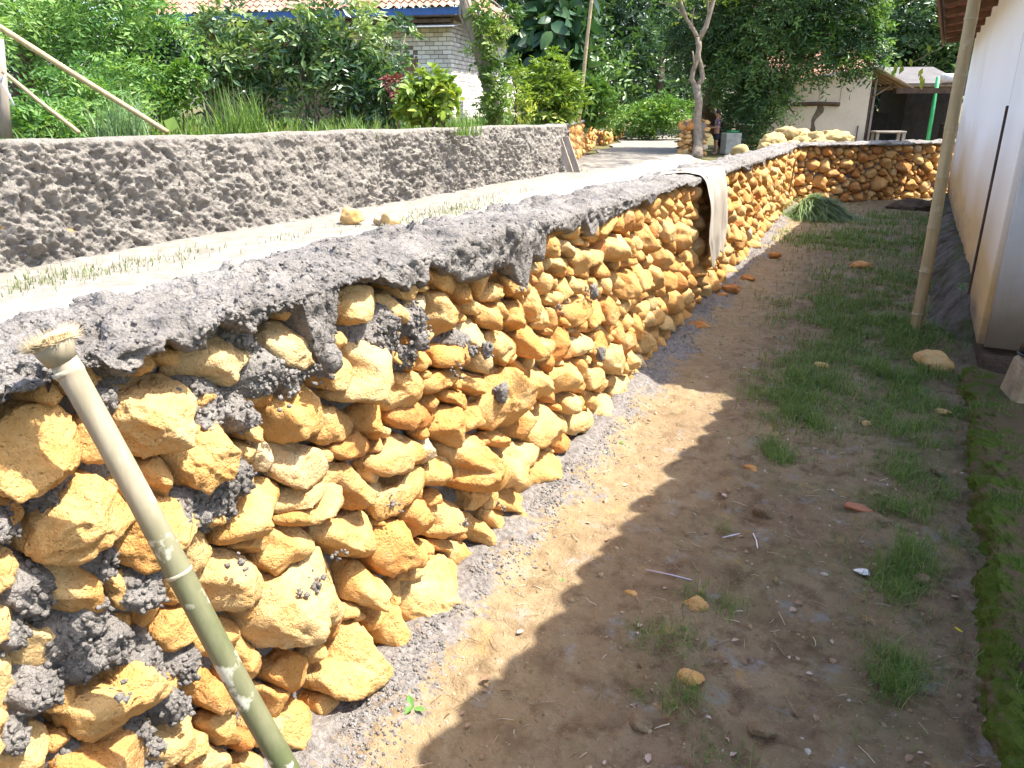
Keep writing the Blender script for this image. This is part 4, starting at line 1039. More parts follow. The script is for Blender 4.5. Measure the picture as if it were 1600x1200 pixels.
# ------------------------------------------------------------------ loose things in the yard
R5 = np.random.default_rng(17)
def rock(p, size, label, ti=0.5, m='stone', cat='stone', name='loose_stone', group=None, sub=4, rz=0.0, sink=0.25):
    V, F = free_rock(R5, size, sub, 34, 0.13, 10, int(R5.integers(1, 99)))
    V = V @ zrot(rz); V = V + np.array([p[0], p[1], p[2] + size[2] * (1 - sink) * 0.8])
    return tag(mk(name, V, F, MAT[m], None, True, np.full(len(V), ti), p), label, cat, group)
rock(on(1457, 575), (0.13, 0.09, 0.075), 'pale ochre stone lying in the grass by the bamboo post', 0.8)
rock(on(1166, 440), (0.075, 0.06, 0.045), 'farthest of three orange stones on the dirt below the sackcloth', 0.1)
rock(on(1142, 458), (0.085, 0.06, 0.06), 'middle and tallest of three orange stones below the sackcloth', 0.1)
rock(on(1128, 466), (0.05, 0.045, 0.035), 'smallest of three orange stones below the sackcloth', 0.15)
rock(on(1090, 515), (0.105, 0.06, 0.04), 'flat orange stone beside the wall foot in the shade', 0.1)
rock(on(1210, 402), (0.07, 0.06, 0.04), 'orange stone on bare dirt near the grass heap', 0.12)
rock(on(1345, 420), (0.11, 0.09, 0.05), 'reddish flat stone in the middle of the grassy patch', 0.2)
rock(on(1290, 318), (0.06, 0.05, 0.05), 'small yellow stone behind the grass heap by the cross wall', 0.6)
rock(on(1340, 795), (0.055, 0.035, 0.012), 'flat brown tile shard on the shaded soil', 0.15, 'tile', 'shard', 'tile_shard', None, 3)
rock(on(1192, 806), (0.042, 0.034, 0.034), 'lumpy brown clod in the middle of the shaded soil', 0.0, 'soil', 'clod', 'earth_clod')
rock(on(1172, 735), (0.035, 0.024, 0.016), 'ochre crumbly clod at the edge of the grass', 0.3)
rock(on(1282, 575), (0.05, 0.035, 0.025), 'yellow stone sunk in the middle grass strip', 0.7)
rock(on(1353, 664), (0.03, 0.022, 0.015), 'tan pebble on the bare strip between the grass bands', 0.8)
rock(on(1472, 645), (0.045, 0.03, 0.016), 'flat buff stone beside the moss kerb', 0.75)
rock(on(1085, 950), (0.042, 0.03, 0.026), 'brown crumbly clod near the shadow edge', 0.25)
rock(on(985, 930), (0.022, 0.016, 0.012), 'small ochre stone with twigs at the shadow edge', 0.5)
rock(on(1078, 1065), (0.04, 0.03, 0.022), 'ochre stone half sunk among foreground weeds', 0.55)
rock(on(1000, 1135), (0.034, 0.03, 0.02), 'grey brown stone in the foreground soil', 0.0, 'soil', 'clod', 'earth_clod')
rock(on(1190, 1145), (0.036, 0.028, 0.02), 'rounded dark clod at the bottom of the yard', 0.0, 'soil', 'clod', 'earth_clod')
rock(on(1440, 910), (0.03, 0.025, 0.02), 'cluster-like pale clod next to the grass strip', 0.0, 'soil', 'clod', 'earth_clod')
rock(on(1467, 740), (0.035, 0.03, 0.02), 'brown lump of soil right of the long grass strip', 0.0, 'soil', 'clod', 'earth_clod')
rock(on(549, 348, 0.36), (0.17, 0.12, 0.12), 'larger ochre stone at the foot of the rendered wall on the road', 0.7)
rs = rock(on(612, 350, 0.36), (0.13, 0.10, 0.085), 'pale twin-lobed stone lying on the road verge', 0.85)
rock(on(585, 350, 0.36) + (0, 0.1, 0), (0.07, 0.06, 0.05), 'small grey stone tucked behind the pale road stone', 0.95)
MAT['tanblock'] = m_plain('tan_block', (0.30, 0.235, 0.145), 0.3, 9, 0.9, 0.6, 50, 0.15, None, 0.01)
# stone block with a black shell on it at the right edge
bp = on(1580, 632)
V, F = cbox((bp[0] + 0.05, bp[1], 0.15), 0.10, 0.10, 0.155, zrot(0.25), 0.02); V[:, :2] = (V[:, :2] - bp[:2]) * (1.12 - 0.9 * (V[:, 2:3] - 0.15)) + bp[:2] + np.outer(V[:, 2], [0.10, 0]); V = V + 0.012 * fbm(V, 12, 3, 3)[:, None]
tag(mk('stone_block', V, F, MAT['tanblock'], None, False, None, bp), 'upright pale stone block at the right edge beside the white house corner', 'stone block')
hs = thing('plastic_shell', (bp[0] + 0.14, bp[1], 0.32), 'black rounded plastic shell sitting on the pale stone block at the right edge', 'container')
D, F = ico(3); V = D * np.array([0.11, 0.10, 0.13]); V = V[:]; V[:, 2] = np.where(V[:, 2] < -0.03, -0.03, V[:, 2]); mk('shell', V + (bp[0] + 0.085, bp[1], 0.36), F, MAT['blackplastic'], hs, True)
V, F = tube([(bp[0] + 0.085 + 0.112 * math.cos(a), bp[1] + 0.102 * math.sin(a), 0.335) for a in np.linspace(0, 6.283, 26)], 0.008, 6, False); mk('rim', V, F, MAT['blackplastic'], hs, True)
# timber end leaning at the right edge
tp = on(1583, 1075)
V, F = cbox((tp[0] + 0.10, tp[1] + 0.02, 0.125), 0.028, 0.05, 0.19, np.array(frame((0.55, 0.1, 0.8))), 0.006)
tag(mk('timber_offcut', V, F, MAT['darkwood'], None, False, None, tp), 'dark timber offcut leaning on the moss kerb at the right edge', 'timber')
# fresh-cut grass heap
MAT['cutgrass'] = m_leaf('cut_grass', (0.07, 0.13, 0.06), (0.15, 0.25, 0.10), (0.32, 0.40, 0.13), 0.25, 0.5)
def grass_heap():
    r = np.random.default_rng(4); c = on(1277, 341); mbg = MB(); ry, rx = np.array([0.25, 0.97]), np.array([0.91, 0.41])
    for i in range(3600):
        sx = r.normal(-0.12, 0.17); sy = r.normal(0, 0.15); hgt = 0.40 * math.exp(-((sx + 0.12) / 0.33) ** 2 - (sy / 0.26) ** 2)
        b2 = rx * sx + np.array([-rx[1], rx[0]]) * sy; base = c + np.array([b2[0], b2[1], hgt * r.uniform(0.35, 1.0)])
        a = r.normal(0.0, 0.45) if r.uniform() < 0.85 else r.uniform(0, 6.28)
        h2 = rx * math.cos(a) + np.array([-rx[1], rx[0]]) * math.sin(a); d = np.array([h2[0], h2[1], r.uniform(0.05, 0.5)]); d /= np.linalg.norm(d); L = r.uniform(0.30, 0.66)
        t = np.linspace(0, 1, 6)[:, None]; p = base + d * L * t - np.array([0, 0, 1]) * (0.95 * t ** 2.0) * L * r.uniform(0.45, 1.0); p[:, 2] = np.maximum(p[:, 2], 0.012 + 0.03 * r.uniform())
        sd = np.cross(d, (0, 0, 1)); sd /= np.linalg.norm(sd) + 1e-6; w = 0.0065 * (1 - 0.85 * t)
        mbg.add(np.concatenate([p - sd * w, p + sd * w]), np.array([[k, k + 1, 7 + k, 6 + k] for k in range(5)]), np.clip(r.uniform(0, 0.8) + (0.3 if sx < -0.15 else 0), 0, 1))  # left blades tinted lighter: the sunlit side is put into the colour
    o = mbg.build('cut_grass_heap', MAT['cutgrass'], None, True, c); tag(o, 'heap of freshly cut long green grass by the cross wall', 'grass heap')
grass_heap()
def mound():
    c = on(1425, 326); r = np.random.default_rng(6); D, F = ico(4); V = D.copy(); V[:, 2] = np.maximum(V[:, 2], -0.1)
    V = V * (1 + 0.3 * fbm(V + 3, 2.2, 4, 5)[:, None] + 0.15 * fbm(V, 8, 3, 7)[:, None]) * (0.42, 0.38, 0.17) + c
    tag(mk('soil_heap', V, F, MAT['darksoil'], None, True, None, c), 'small heap of dark soil near the far house corner', 'soil heap')
mound()
sk = thing('thin_stick', (CA[0] + 0.1, CA[1], 0), 'thin upright stick standing against the corner of the cross wall', 'stick')
V, F = tube([on(1228, 328) + (0.0, 0, 0), onx(1243, 250, -1.12) * (1, 1, 1)], 0.012, 6); mk('shaft', V, F, MAT['wood'], sk, True)
# grey mortar spilt along the foot of the wall
def spill():
    r = np.random.default_rng(28); n = 8000; y = 1.1 + 12 * r.uniform(0, 1, n) ** 1.8; x = -1.2 + np.abs(r.normal(0, 0.085, n)) * (1 + 0.6 * fbm(np.column_stack([y, 0 * y, 0 * y]), 1.4, 3, 3)); z = ground_z(x, y)
    P = np.column_stack([x, y, z]); P = P[(fbm(P, 4, 3, 8) > -0.12)]; mbx = crumbs(r, list(P), 0.002, 0.0075, 1)
    tag(mbx.build('spilt_mortar', MAT['spill'], None, True), 'crumbs of spilt grey mortar along the foot of the stone wall', 'mortar', kind='stuff')
spill()
# pebbles, crumbs, straw and dead leaves: nobody could count them
def litter():
    r = np.random.default_rng(8); n = 4200; y = 0.9 + 9 * r.uniform(0, 1, n) ** 1.9; x = r.uniform(-1.15, 0.75, n); P = np.stack([x, y, ground_z(x, y)], 1)
    mbx = MB(); D, F = ico(1)
    for p in P:
        s = min(0.014, 0.0022 * (1 + r.pareto(2.2))); mbx.add(D * (s * r.uniform(0.6, 1.3, 3)) * (1 + 0.2 * r.normal(size=(len(D), 1))) + p, F, r.uniform(0.2, 1))
    tag(mbx.build('pebbles', MAT['pebble'], None, True), 'scattered small pebbles and crumbs over the yard soil', 'pebbles', kind='stuff')
    mbx = MB()
    for i in range(900):
        y = 1.0 + 7.5 * r.uniform() ** 1.7; x = r.uniform(-1.05, 0.6); a = r.uniform(0, 3.14); L = r.uniform(0.015, 0.075); b = np.array([x, y, float(ground_z(np.array([x]), np.array([y]))[0]) + 0.004])
        d = np.array([math.cos(a), math.sin(a), r.uniform(-0.02, 0.12)]); V, F = tube([b, b + d * L * 0.5 + (0, 0, r.uniform(0, 0.004)), b + d * L + r.normal(size=3) * 0.003], r.uniform(0.0006, 0.0018), 4); mbx.add(V, F, r.uniform())
    tag(mbx.build('straw', MAT['straw'], None, True), 'bits of dry straw and twigs strewn on the soil', 'straw', kind='stuff')
    mbx = MB()
    for i in range(230):
        y = 1.1 + 7 * r.uniform() ** 1.5; x = r.uniform(-0.95, 0.7); a = r.uniform(0, 6.28); L = r.uniform(0.012, 0.035); z = float(ground_z(np.array([x]), np.array([y]))[0]) + 0.005
        d = np.array([math.cos(a), math.sin(a), 0]); s2 = np.array([-d[1], d[0], 0]); b = np.array([x, y, z]); cu = r.uniform(0.1, 0.5) * L
        V = np.array([b, b + d * L * .3 + s2 * L * .28 + (0, 0, cu * .5), b + d * L * .7 + s2 * L * .25 + (0, 0, cu * .4), b + d * L + (0, 0, cu * .3), b + d * L * .7 - s2 * L * .25 + (0, 0, cu), b + d * L * .3 - s2 * L * .28 + (0, 0, cu * .6), b + d * L * .5])
        mbx.add(V, np.array([[0, 5, 6], [0, 6, 1], [1, 6, 2], [6, 3, 2], [6, 4, 3], [5, 4, 6]]), r.uniform())
    tag(mbx.build('dead_leaves', MAT['deadleaf'], None, True), 'curled dead leaves scattered on the shaded soil', 'leaves', kind='stuff')
def m_tint(name, *st, rough=0.9):
    t = NT(name); return t.done(t.bsdf(t.ramp(t.attr(), *st), rough, t.bump(t.noise(200, 3), 0.3, 0.002), 0.15))
MAT['pebble'] = m_tint('pebble', (0.0, (0.13, 0.08, 0.045)), (0.5, (0.26, 0.19, 0.11)), (0.9, (0.34, 0.26, 0.16)), (1.0, (0.42, 0.39, 0.34)))
MAT['straw'] = m_tint('straw', (0.0, (0.12, 0.075, 0.045)), (0.6, (0.32, 0.24, 0.15)), (1.0, (0.55, 0.48, 0.38)))
MAT['deadleaf'] = m_tint('dead_leaf', (0.0, (0.14, 0.08, 0.05)), (0.6, (0.32, 0.21, 0.14)), (1.0, (0.45, 0.36, 0.3)))
litter()
# a few litter pieces one can point at
def strip(p, q, w, m, label, name='plastic_strip'):
    p = np.array(p) + (0, 0, 0.012); q = np.array(q) + (0, 0, 0.014); V, F = tube([p, (p + q) / 2 + (0.004, 0, 0.006), q], w, 5)
    V[:, 2] = (V[:, 2] - 0.012) * 0.5 + 0.016; tag(mk(name, V, F, m, None, True, None, p), label, 'litter')
MAT['lilac'] = m_plain('lilac_plastic', (0.50, 0.46, 0.55), 0.1, 9, 0.5, 0.1, 60)
MAT['yellowleaf'] = m_plain('yellow_leaf', (0.65, 0.55, 0.03), 0.1, 9, 0.5, 0.1, 60)
strip(on(1008, 895), on(1080, 912), 0.004, MAT['lilac'], 'long pale lilac plastic strip on the shaded soil')
strip(on(1128, 845), on(1155, 839), 0.004, MAT['lilac'], 'short pale plastic strip in the middle of the soil')
strip(on(1176, 838), on(1183, 862), 0.0025, MAT['white'], 'thin white stalk on the soil', 'dry_stalk')
V, F = cbox(on(1496, 991) + (0, 0, 0.02), 0.013, 0.008, 0.001, np.array(frame((0.3, 0.3, 1)))); tag(mk('yellow_leaf', V, F, MAT['yellowleaf'], None, False, None, on(1496, 991)), 'tiny bright yellow leaf by the moss kerb', 'leaf')
V, F = free_rock(R5, (0.03, 0.02, 0.008), 3, 14, 0.3); tag(mk('paper_scrap', V + on(1347, 898) + (0, 0, 0.015), F, MAT['white'], None, True, None, on(1347, 898)), 'crumpled white paper scrap on the soil', 'litter')
# ------------------------------------------------------------------ leaves
def leaf_quads(P, T, N, L, W, fold=0.12):
    S = np.cross(T, N); S /= np.linalg.norm(S, axis=1)[:, None] + 1e-9
    L = np.broadcast_to(L, (len(P),))[:, None]; W = np.broadcast_to(W, (len(P),))[:, None]
    m = P + T * L * 0.45; N2 = np.cross(S, T)
    V = np.stack([P, m + S * W / 2 + N2 * W * fold, P + T * L - N2 * L * 0.08, m - S * W / 2 + N2 * W * fold], 1).reshape(-1, 3)
    F = np.arange(len(P) * 4).reshape(-1, 4)
    return V, F
def leaf_big(P, T, N, L, W):
    """broad leaf with a folded midrib and a rounded outline"""
    S = np.cross(T, N); S /= np.linalg.norm(S, axis=1)[:, None] + 1e-9; N2 = np.cross(S, T); L = L[:, None]; W = W[:, None]
    ts = np.array([0.0, 0.18, 0.42, 0.68, 0.88, 1.0]); ws = np.array([0.05, 0.75, 1.0, 0.8, 0.4, 0.0]); rows = []
    for t, w in zip(ts, ws):
        c = P + T * L * t - N2 * L * 0.22 * t ** 2
        rows += [c - S * W / 2 * w + N2 * W * 0.12 * w, c, c + S * W / 2 * w + N2 * W * 0.12 * w]
    V = np.stack(rows, 1).reshape(-1, 3); f = np.array([[3 * i + k, 3 * i + k + 1, 3 * i + k + 4, 3 * i + k + 3] for i in range(5) for k in range(2)])
    return V, (f[None] + (np.arange(len(P)) * 18)[:, None, None]).reshape(-1, 4)
def unit(v): return v / (np.linalg.norm(v, axis=-1, keepdims=True) + 1e-9)
def twigs(r, B, D, k, L, droop, side=0.9, fwd=0.55, pairs=True):
    """leaves set along twigs: returns leaf base, direction, normal, twig index"""
    n = len(B); t = (np.arange(k) + 0.6) / k
    Lr = (L * r.uniform(0.6, 1.25, n))[:, None, None]
    P = B[:, None, :] + D[:, None, :] * t[None, :, None] * Lr
    P[..., 2] -= droop * (t ** 2)[None, :] * Lr[..., 0]
    Dt = unit(D[:, None, :] + np.array([0, 0, -1.0]) * (droop * 2 * t)[None, :, None])
    up = unit(np.array([0, 0, 1.0]) + 0.55 * r.normal(size=(n, 1, 3)))
    S = unit(np.cross(Dt, np.broadcast_to(up, Dt.shape)))
    sg = np.where(np.arange(k) % 2 == 0, 1.0, -1.0)[None, :, None]
    T = unit(S * sg * side + Dt * fwd + 0.28 * r.normal(size=Dt.shape))
    N = unit(np.cross(S, Dt) * 1.0 + 0.45 * r.normal(size=Dt.shape)); N = np.where(N[..., 2:3] < 0, -N, N)
    ti = np.repeat(np.arange(n), k)
    return P.reshape(-1, 3), T.reshape(-1, 3), N.reshape(-1, 3), ti
def blob_points(r, blobs, n, shell=0.55):
    """points and outward directions spread through ellipsoid clumps ((x,y,z),(rx,ry,rz))"""
    vol = np.array([b[1][0] * b[1][1] * b[1][2] for b in blobs]) ** 0.75; w = vol / vol.sum(); idx = r.choice(len(blobs), n, p=w)
    C = np.array([b[0] for b in blobs])[idx]; R = np.array([b[1] for b in blobs])[idx]
    u = unit(r.normal(size=(n, 3))); rad = shell + (1 - shell) * r.uniform(0, 1, n) ** 0.6
    rad *= 1 + 0.28 * fbm(u * 1.3 + C * 0.7, 2.0, 2, 5)
    return C + u * rad[:, None] * R, u, idx
def foliage(name, root, blobs, m, seed, n, k=7, L=0.35, ll=0.12, lw=0.05, droop=0.25, outb=0.7, upb=0.25, tvar=0.28, shell=0.5, side=0.9, fwd=0.55, tbase=0.45, big=False):
    r = np.random.default_rng(seed)
    B, u, idx = blob_points(r, blobs, n, shell)
    D = unit(u * outb + np.array([0, 0, upb]) + 0.55 * r.normal(size=u.shape))
    P, T, N, ti = twigs(r, B, D, k, L, droop, side, fwd)
    s = r.uniform(0.65, 1.3, len(P))
    V, F = (leaf_big if big else leaf_quads)(P, T, N, ll * s, lw * s)
    ct = r.normal(0, tvar * 0.7, len(blobs))[idx][ti] + r.normal(0, tvar * 0.5, n)[ti] + tbase + r.normal(0, 0.10, len(P))
    return mk(name, V, F, m, root, big, np.repeat(np.clip(ct, 0, 1), 18 if big else 4))
def branches(r, base, tips, r0, sway=0.25, n=7, k=8, parent_pts=None):
    out = MB()
    for tp_ in tips:
        t = np.linspace(0, 1, n)[:, None]; p = np.asarray(base) + (np.asarray(tp_) - base) * t
        w = np.cumsum(r.normal(0, sway / n, (n, 3)), 0) * (1 - 0.3 * t); w[0] = 0; p = p + w
        V, F = tube(p, r0 * (1 - 0.78 * t[:, 0]), k); out.add(V, F)
    return out
def blades(r, P, h, w, lean, m, name, segs=3, tint=(0.2, 0.9), parent=None):
    """grass blades rooted at P, one mesh"""
    n = len(P); a = r.uniform(0, 6.283, n); H = h * r.uniform(0.45, 1.25, n); ln = np.abs(r.normal(0.3, 0.3, n)) * lean
    d = np.stack([np.cos(a), np.sin(a), 0 * a], 1); sd = np.stack([-np.sin(a), np.cos(a), 0 * a], 1)
    t = np.linspace(0, 1, segs + 1); W = w * r.uniform(0.6, 1.3, n)
    C = P[:, None, :] + d[:, None, :] * (ln * H)[:, None, None] * (t ** 1.8)[None, :, None]
    C[..., 2] += H[:, None] * (t - 0.25 * ln[:, None] * t ** 2.5)[None] if False else H[:, None] * t[None] * (1 - 0.35 * np.clip(ln, 0, 1.6)[:, None] * t[None] ** 1.5)
    wd_ = W[:, None, None] * (1 - 0.9 * t ** 1.5)[None, :, None]
    V = np.concatenate([C - sd[:, None, :] * wd_, C + sd[:, None, :] * wd_], 1).reshape(-1, 3)
    s1 = segs + 1; f = np.array([[k, k + 1, s1 + k + 1, s1 + k] for k in range(segs)])
    F = (f[None] + (np.arange(n) * 2 * s1)[:, None, None]).reshape(-1, 4)
    ti = np.repeat(np.where(r.uniform(0, 1, n) < 0.12, 1.0, r.uniform(tint[0], tint[0] + 0.75 * (tint[1] - tint[0]), n)), 2 * s1)
    return mk(name, V, F, m, parent, True, ti)
MAT['grass'] = m_leaf('yard_grass', (0.065, 0.125, 0.022), (0.125, 0.225, 0.045), (0.30, 0.28, 0.12), 0.3, 0.5, 0.25)
MAT['drygrass'] = m_leaf('verge_grass', (0.09, 0.13, 0.04), (0.16, 0.20, 0.08), (0.26, 0.26, 0.15), 0.3, 0.6, 0.2)
# grass of the yard: (u, v, radius in m, blades, height)
PATCH = [(1240, 590, .22, 700, .085), (1215, 625, .16, 450, .07), (1270, 615, .20, 600, .08), (1260, 660, .13, 450, .085), (1225, 655, .12, 300, .07), (1290, 560, .25, 600, .08), (1310, 520, .35, 900, .08), (1350, 480, .45, 1100, .09), (1300, 480, .4, 700, .08), (1380, 440, .5, 1200, .09),
         (1400, 520, .35, 1100, .10), (1395, 560, .25, 900, .10), (1410, 590, .18, 600, .10), (1420, 620, .14, 500, .09), (1330, 380, .7, 1200, .09), (1400, 380, .7, 1500, .10), (1280, 372, .5, 500, .08), (1350, 345, .8, 900, .09), (1430, 345, .5, 500, .1),
         (1415, 660, .15, 450, .075), (1408, 700, .13, 420, .075), (1415, 745, .12, 350, .07), (1405, 790, .11, 300, .065), (1420, 830, .12, 420, .08), (1425, 870, .10, 420, .085), (1405, 895, .08, 260, .08), (1400, 930, .07, 180, .07), (1408, 1000, .07, 160, .06), (1405, 1040, .07, 260, .075), (1395, 1070, .05, 160, .07),
         (1210, 705, .06, 160, .08), (1225, 720, .05, 100, .07), (1455, 620, .15, 300, .07), (1480, 600, .15, 250, .08), (1470, 680, .12, 180, .06), (1505, 640, .12, 260, .06), (1530, 640, .12, 220, .05), (1475, 775, .05, 120, .05),
         (1060, 1000, .08, 130, .035), (1010, 995, .06, 90, .03), (1085, 935, .05, 50, .07), (990, 1095, .03, 60, .025), (1075, 1085, .05, 60, .07), (1140, 955, .04, 30, .08), (1045, 1110, .03, 20, .08), (1130, 830, .03, 25, .07), (1200, 850, .04, 20, .08), (1305, 850, .05, 22, .08), (1110, 1165, .06, 60, .03), (1370, 800, .06, 40, .07), (1345, 560, .3, 250, .06), (1290, 700, .3, 180, .05), (1330, 640, .35, 220, .05),
         (1540, 980, .05, 14, .12), (1535, 1040, .04, 12, .12), (1500, 860, .1, 70, .06), (1560, 840, .1, 80, .05), (1590, 800, .12, 80, .05), (1165, 1190, .03, 8, .07)]
def yard_grass():
    r = np.random.default_rng(12); Ps = []; Hs = []
    for u, v, rad, n, h in PATCH:
        c = on(u, v); n = int(n * 2.3)
        q = r.normal(0, rad * 0.72, (n, 2)); q = q[np.abs(fbm(np.column_stack([c[0] + q[:, 0], c[1] + q[:, 1], 0 * q[:, 0]]), 7, 2, 3)) < 0.9]
        x = c[0] + q[:, 0]; y = c[1] + q[:, 1] * 1.3; ok = (x > -1.1) & (x < 1.5)
        d = fbm(np.column_stack([x, y, 0 * x]), 5, 3, 19); ok &= d > r.normal(-0.08, 0.16, len(x))
        x, y = x[ok], y[ok]; Ps.append(np.column_stack([x, y, ground_z(x, y) - 0.004])); Hs.append(np.full(len(x), h))
    for n, x0, x1, y0, y1, hh in [(3200, 0.12, 0.62, 2.0, 6.2, 0.045), (2600, -0.45, 0.55, 4.6, 9.5, 0.055), (1500, -0.5, 0.4, 2.0, 4.6, 0.022), (2600, -0.8, 1.0, 9, 15.5, 0.06)]:
        x = r.uniform(x0, x1, n); y = r.uniform(y0, y1, n); ok = fbm(np.column_stack([x, y, 0 * x]), 2.6, 3, 29) > r.normal(0.08, 0.12, n)
        x, y = x[ok], y[ok]; Ps.append(np.column_stack([x, y, ground_z(x, y) - 0.004])); Hs.append(np.full(len(x), hh))
    P = np.concatenate(Ps); H = np.concatenate(Hs)
    P[:, 2] += np.where(P[:, 0] > np.interp(P[:, 1], [p[1] for p in kl], [p[0] for p in kl]), 0.05, 0) * (P[:, 1] < 5.8)
    o = blades(r, P, H, 0.0013 + 0.0004 * np.clip(P[:, 1] - 3, 0, 8), 1.9, MAT['grass'], 'yard_grass', 4)
    tag(o, 'uneven green grass growing in strips on the yard soil', 'grass', kind='stuff')
    # moss tufts on the kerb
    n = 16000; y = r.uniform(1.6, 5.6, n); x = np.interp(y, [p[1] for p in kl], [p[0] for p in kl]) + 0.03 + np.abs(r.normal(0, 0.07, n))
    ok = fbm(np.column_stack([x, y, 0 * x]), 4, 2, 33) > 0.0; x, y = x[ok], y[ok]
    o = blades(r, np.column_stack([x, y, np.full(len(x), 0.066)]), 0.026, 0.0016, 1.0, MAT['grass'], 'moss_tufts', 2); tag(o, 'short fuzzy moss and grass on the kerb', 'moss', kind='stuff')
    # verge of the road
    Ps = []
    for u, v, rad, n in [(120, 425, .35, 500), (60, 440, .35, 500), (180, 420, .4, 300), (640, 345, .4, 350), (700, 332, .5, 900), (740, 322, .5, 900), (590, 365, .3, 200), (480, 365, .4, 150), (800, 305, .6, 400), (260, 405, .4, 300), (900, 268, .4, 200)]:
        c = on(u, v, 0.35); x = c[0] + r.normal(0, rad * .45, n); y = c[1] + r.normal(0, rad * 1.1, n); x, y = x[::3], y[::3]; Ps.append(np.column_stack([x, y, road_z(x, y) - 0.005]))
    o = blades(r, np.concatenate(Ps), 0.07, 0.005, 1.2, MAT['drygrass'], 'verge_grass'); tag(o, 'thin dry grass along the foot of the rendered wall', 'grass', kind='stuff')
yard_grass()
# small broad-leaved seedlings
MAT['seedling'] = m_leaf('seedling_leaf', (0.06, 0.15, 0.03), (0.12, 0.26, 0.06), (0.25, 0.40, 0.12), 0.3)
def seedling(p, h, label, n=5, L=0.035, m='seedling'):
    r = np.random.default_rng(int(abs(p[0] * 1000) + p[1] * 100)); root = thing('seedling', p, label, 'seedling')
    V, F = tube([np.array(p), np.array(p) + (0.003, 0.002, h)], 0.0015, 5); mk('stem', V, F, MAT[m], root, True, np.full(len(V), 0.3))
    for i in range(n):
        a = i * 2.4; T = unit(np.array([[math.cos(a), math.sin(a), 0.25]])); b = np.array([p]) + (0, 0, h * (0.6 + 0.4 * i / n))
        V, F = leaf_quads(b, T, np.array([[0, 0, 1.0]]), L, L * 0.5); mk('leaf', V, F, MAT[m], root, False, np.full(4, r.uniform(0.4, 1)))
seedling(on(645, 1115), 0.035, 'bright green two-leaf sprout at the foot of the near stones', 3, 0.05)
seedling(on(878, 915), 0.03, 'tiny sprout on the sunlit soil', 4, 0.018)
seedling(on(945, 710), 0.02, 'small leafy weed on spilt mortar beside the wall', 7, 0.03)
seedling(on(955, 700) + (0.03, 0.05, 0), 0.02, 'second leafy weed just behind the mortar-side weed', 6, 0.028)
sp_ = np.array([0.80, 6.95, 0.28]); seedling(sp_, 0.14, 'bluish-green leafy weed on the bank below the house wall', 14, 0.05)
# ------------------------------------------------------------------ brick house across the road
MAT['brick'] = m_tint('white_stone_brick', (0.0, (0.42, 0.38, 0.33)), (0.5, (0.60, 0.57, 0.52)), (1.0, (0.74, 0.72, 0.68)))
MAT['joint'] = m_plain('dark_joint', (0.17, 0.14, 0.11), 0.3, 6, 0.9, 0.3, 40)
MAT['bluepaint'] = m_plain('blue_fascia_paint', (0.035, 0.09, 0.24), 0.2, 4, 0.6, 0.1, 40, 0.3)
MAT['planks'] = m_plain('brown_planks', (0.20, 0.13, 0.08), 0.3, 5, 0.85, 0.4, 40)
MAT['zinc'] = m_plain('zinc_sheet', (0.50, 0.50, 0.50), 0.15, 5, 0.45, 0.1, 40, 0.5)
MAT['darktin'] = m_plain('dull_tin', (0.11, 0.10, 0.095), 0.2, 2, 0.7, 0.2, 40, 0.2)
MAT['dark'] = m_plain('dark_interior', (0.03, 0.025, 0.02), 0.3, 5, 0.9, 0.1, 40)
BC = np.array([-11.45, 21.16]); ba = math.radians(12); bf = np.array([-math.cos(ba), -math.sin(ba)]); bs = np.array([-math.sin(ba), math.cos(ba)])   # along the front (leftwards), along the side (away)
BG = 1.25
brick = thing('brick_house', (BC[0], BC[1], BG), 'white brick house with tiled roof and blue fascia behind the shrubs', 'house')
def bp3(f, s_, z): return np.array([BC[0] + bf[0] * f + bs[0] * s_, BC[1] + bf[1] * f + bs[1] * s_, z])
BAX = np.array([[bf[0], bf[1], 0], [bs[0], bs[1], 0], [0, 0, 1]])
def bbox(f0, f1, s0, s1, z0, z1, b=0.0): return cbox(bp3((f0 + f1) / 2, (s0 + s1) / 2, (z0 + z1) / 2), abs(f1 - f0) / 2, abs(s1 - s0) / 2, abs(z1 - z0) / 2, BAX, b)
V, F = bbox(0.02, 8.0, 0.02, 8.9, BG - 0.1, 4.15); mk('wall_core', V, F, MAT['joint'], brick, False)
r6 = np.random.default_rng(2); ch, bw = 0.117, 0.255; bl = []
for c in range(25):
    z0 = BG + 0.02 + c * ch
    off = (c % 2) * bw / 2
    for i in range(14):                       # front, right part
        f0 = i * bw - off + 0.0; f1 = f0 + bw - 0.014
        f0 = max(f0, 0.0)
        if f1 - f0 < 0.05: continue
        if 1.05 < (f0 + f1) / 2 < 1.75 and z0 < 3.05: continue   # door
        if 1.1 < (f0 + f1) / 2 < 1.6 and 3.1 < z0 < 3.3: continue
        bl.append((0, f0, f1, z0))
    for i in range(36):
        s0 = i * bw + off - 0.12; s1 = s0 + bw - 0.014; s0 = max(s0, 0.0)
        if s1 - s0 < 0.05 or s1 > 8.9: continue
        bl.append((1, s0, s1, z0))
bl.sort(key=lambda b: (b[1] if b[0] == 0 else 0.55 * b[1] + 0.1) )
rest = MB()
for k, (sd, a, b, z0) in enumerate(bl):
    pr_ = r6.uniform(0.0, 0.014); z1 = z0 + ch - 0.014
    V, F = bbox(a, b, -0.012 - pr_, 0.05, z0, z1, 0.006) if sd == 0 else bbox(-0.012 - pr_, 0.05, a, b, z0, z1, 0.006)
    ti = np.clip(r6.normal(0.5, 0.2), 0, 1)
    if k < 300: mk('brick', V, F, MAT['brick'], brick, False, np.full(len(V), ti), V.mean(0))
    else: rest.add(V, F, ti)
o = rest.build('far_bricks', MAT['brick'], brick, False); o['kind'] = 'stuff'
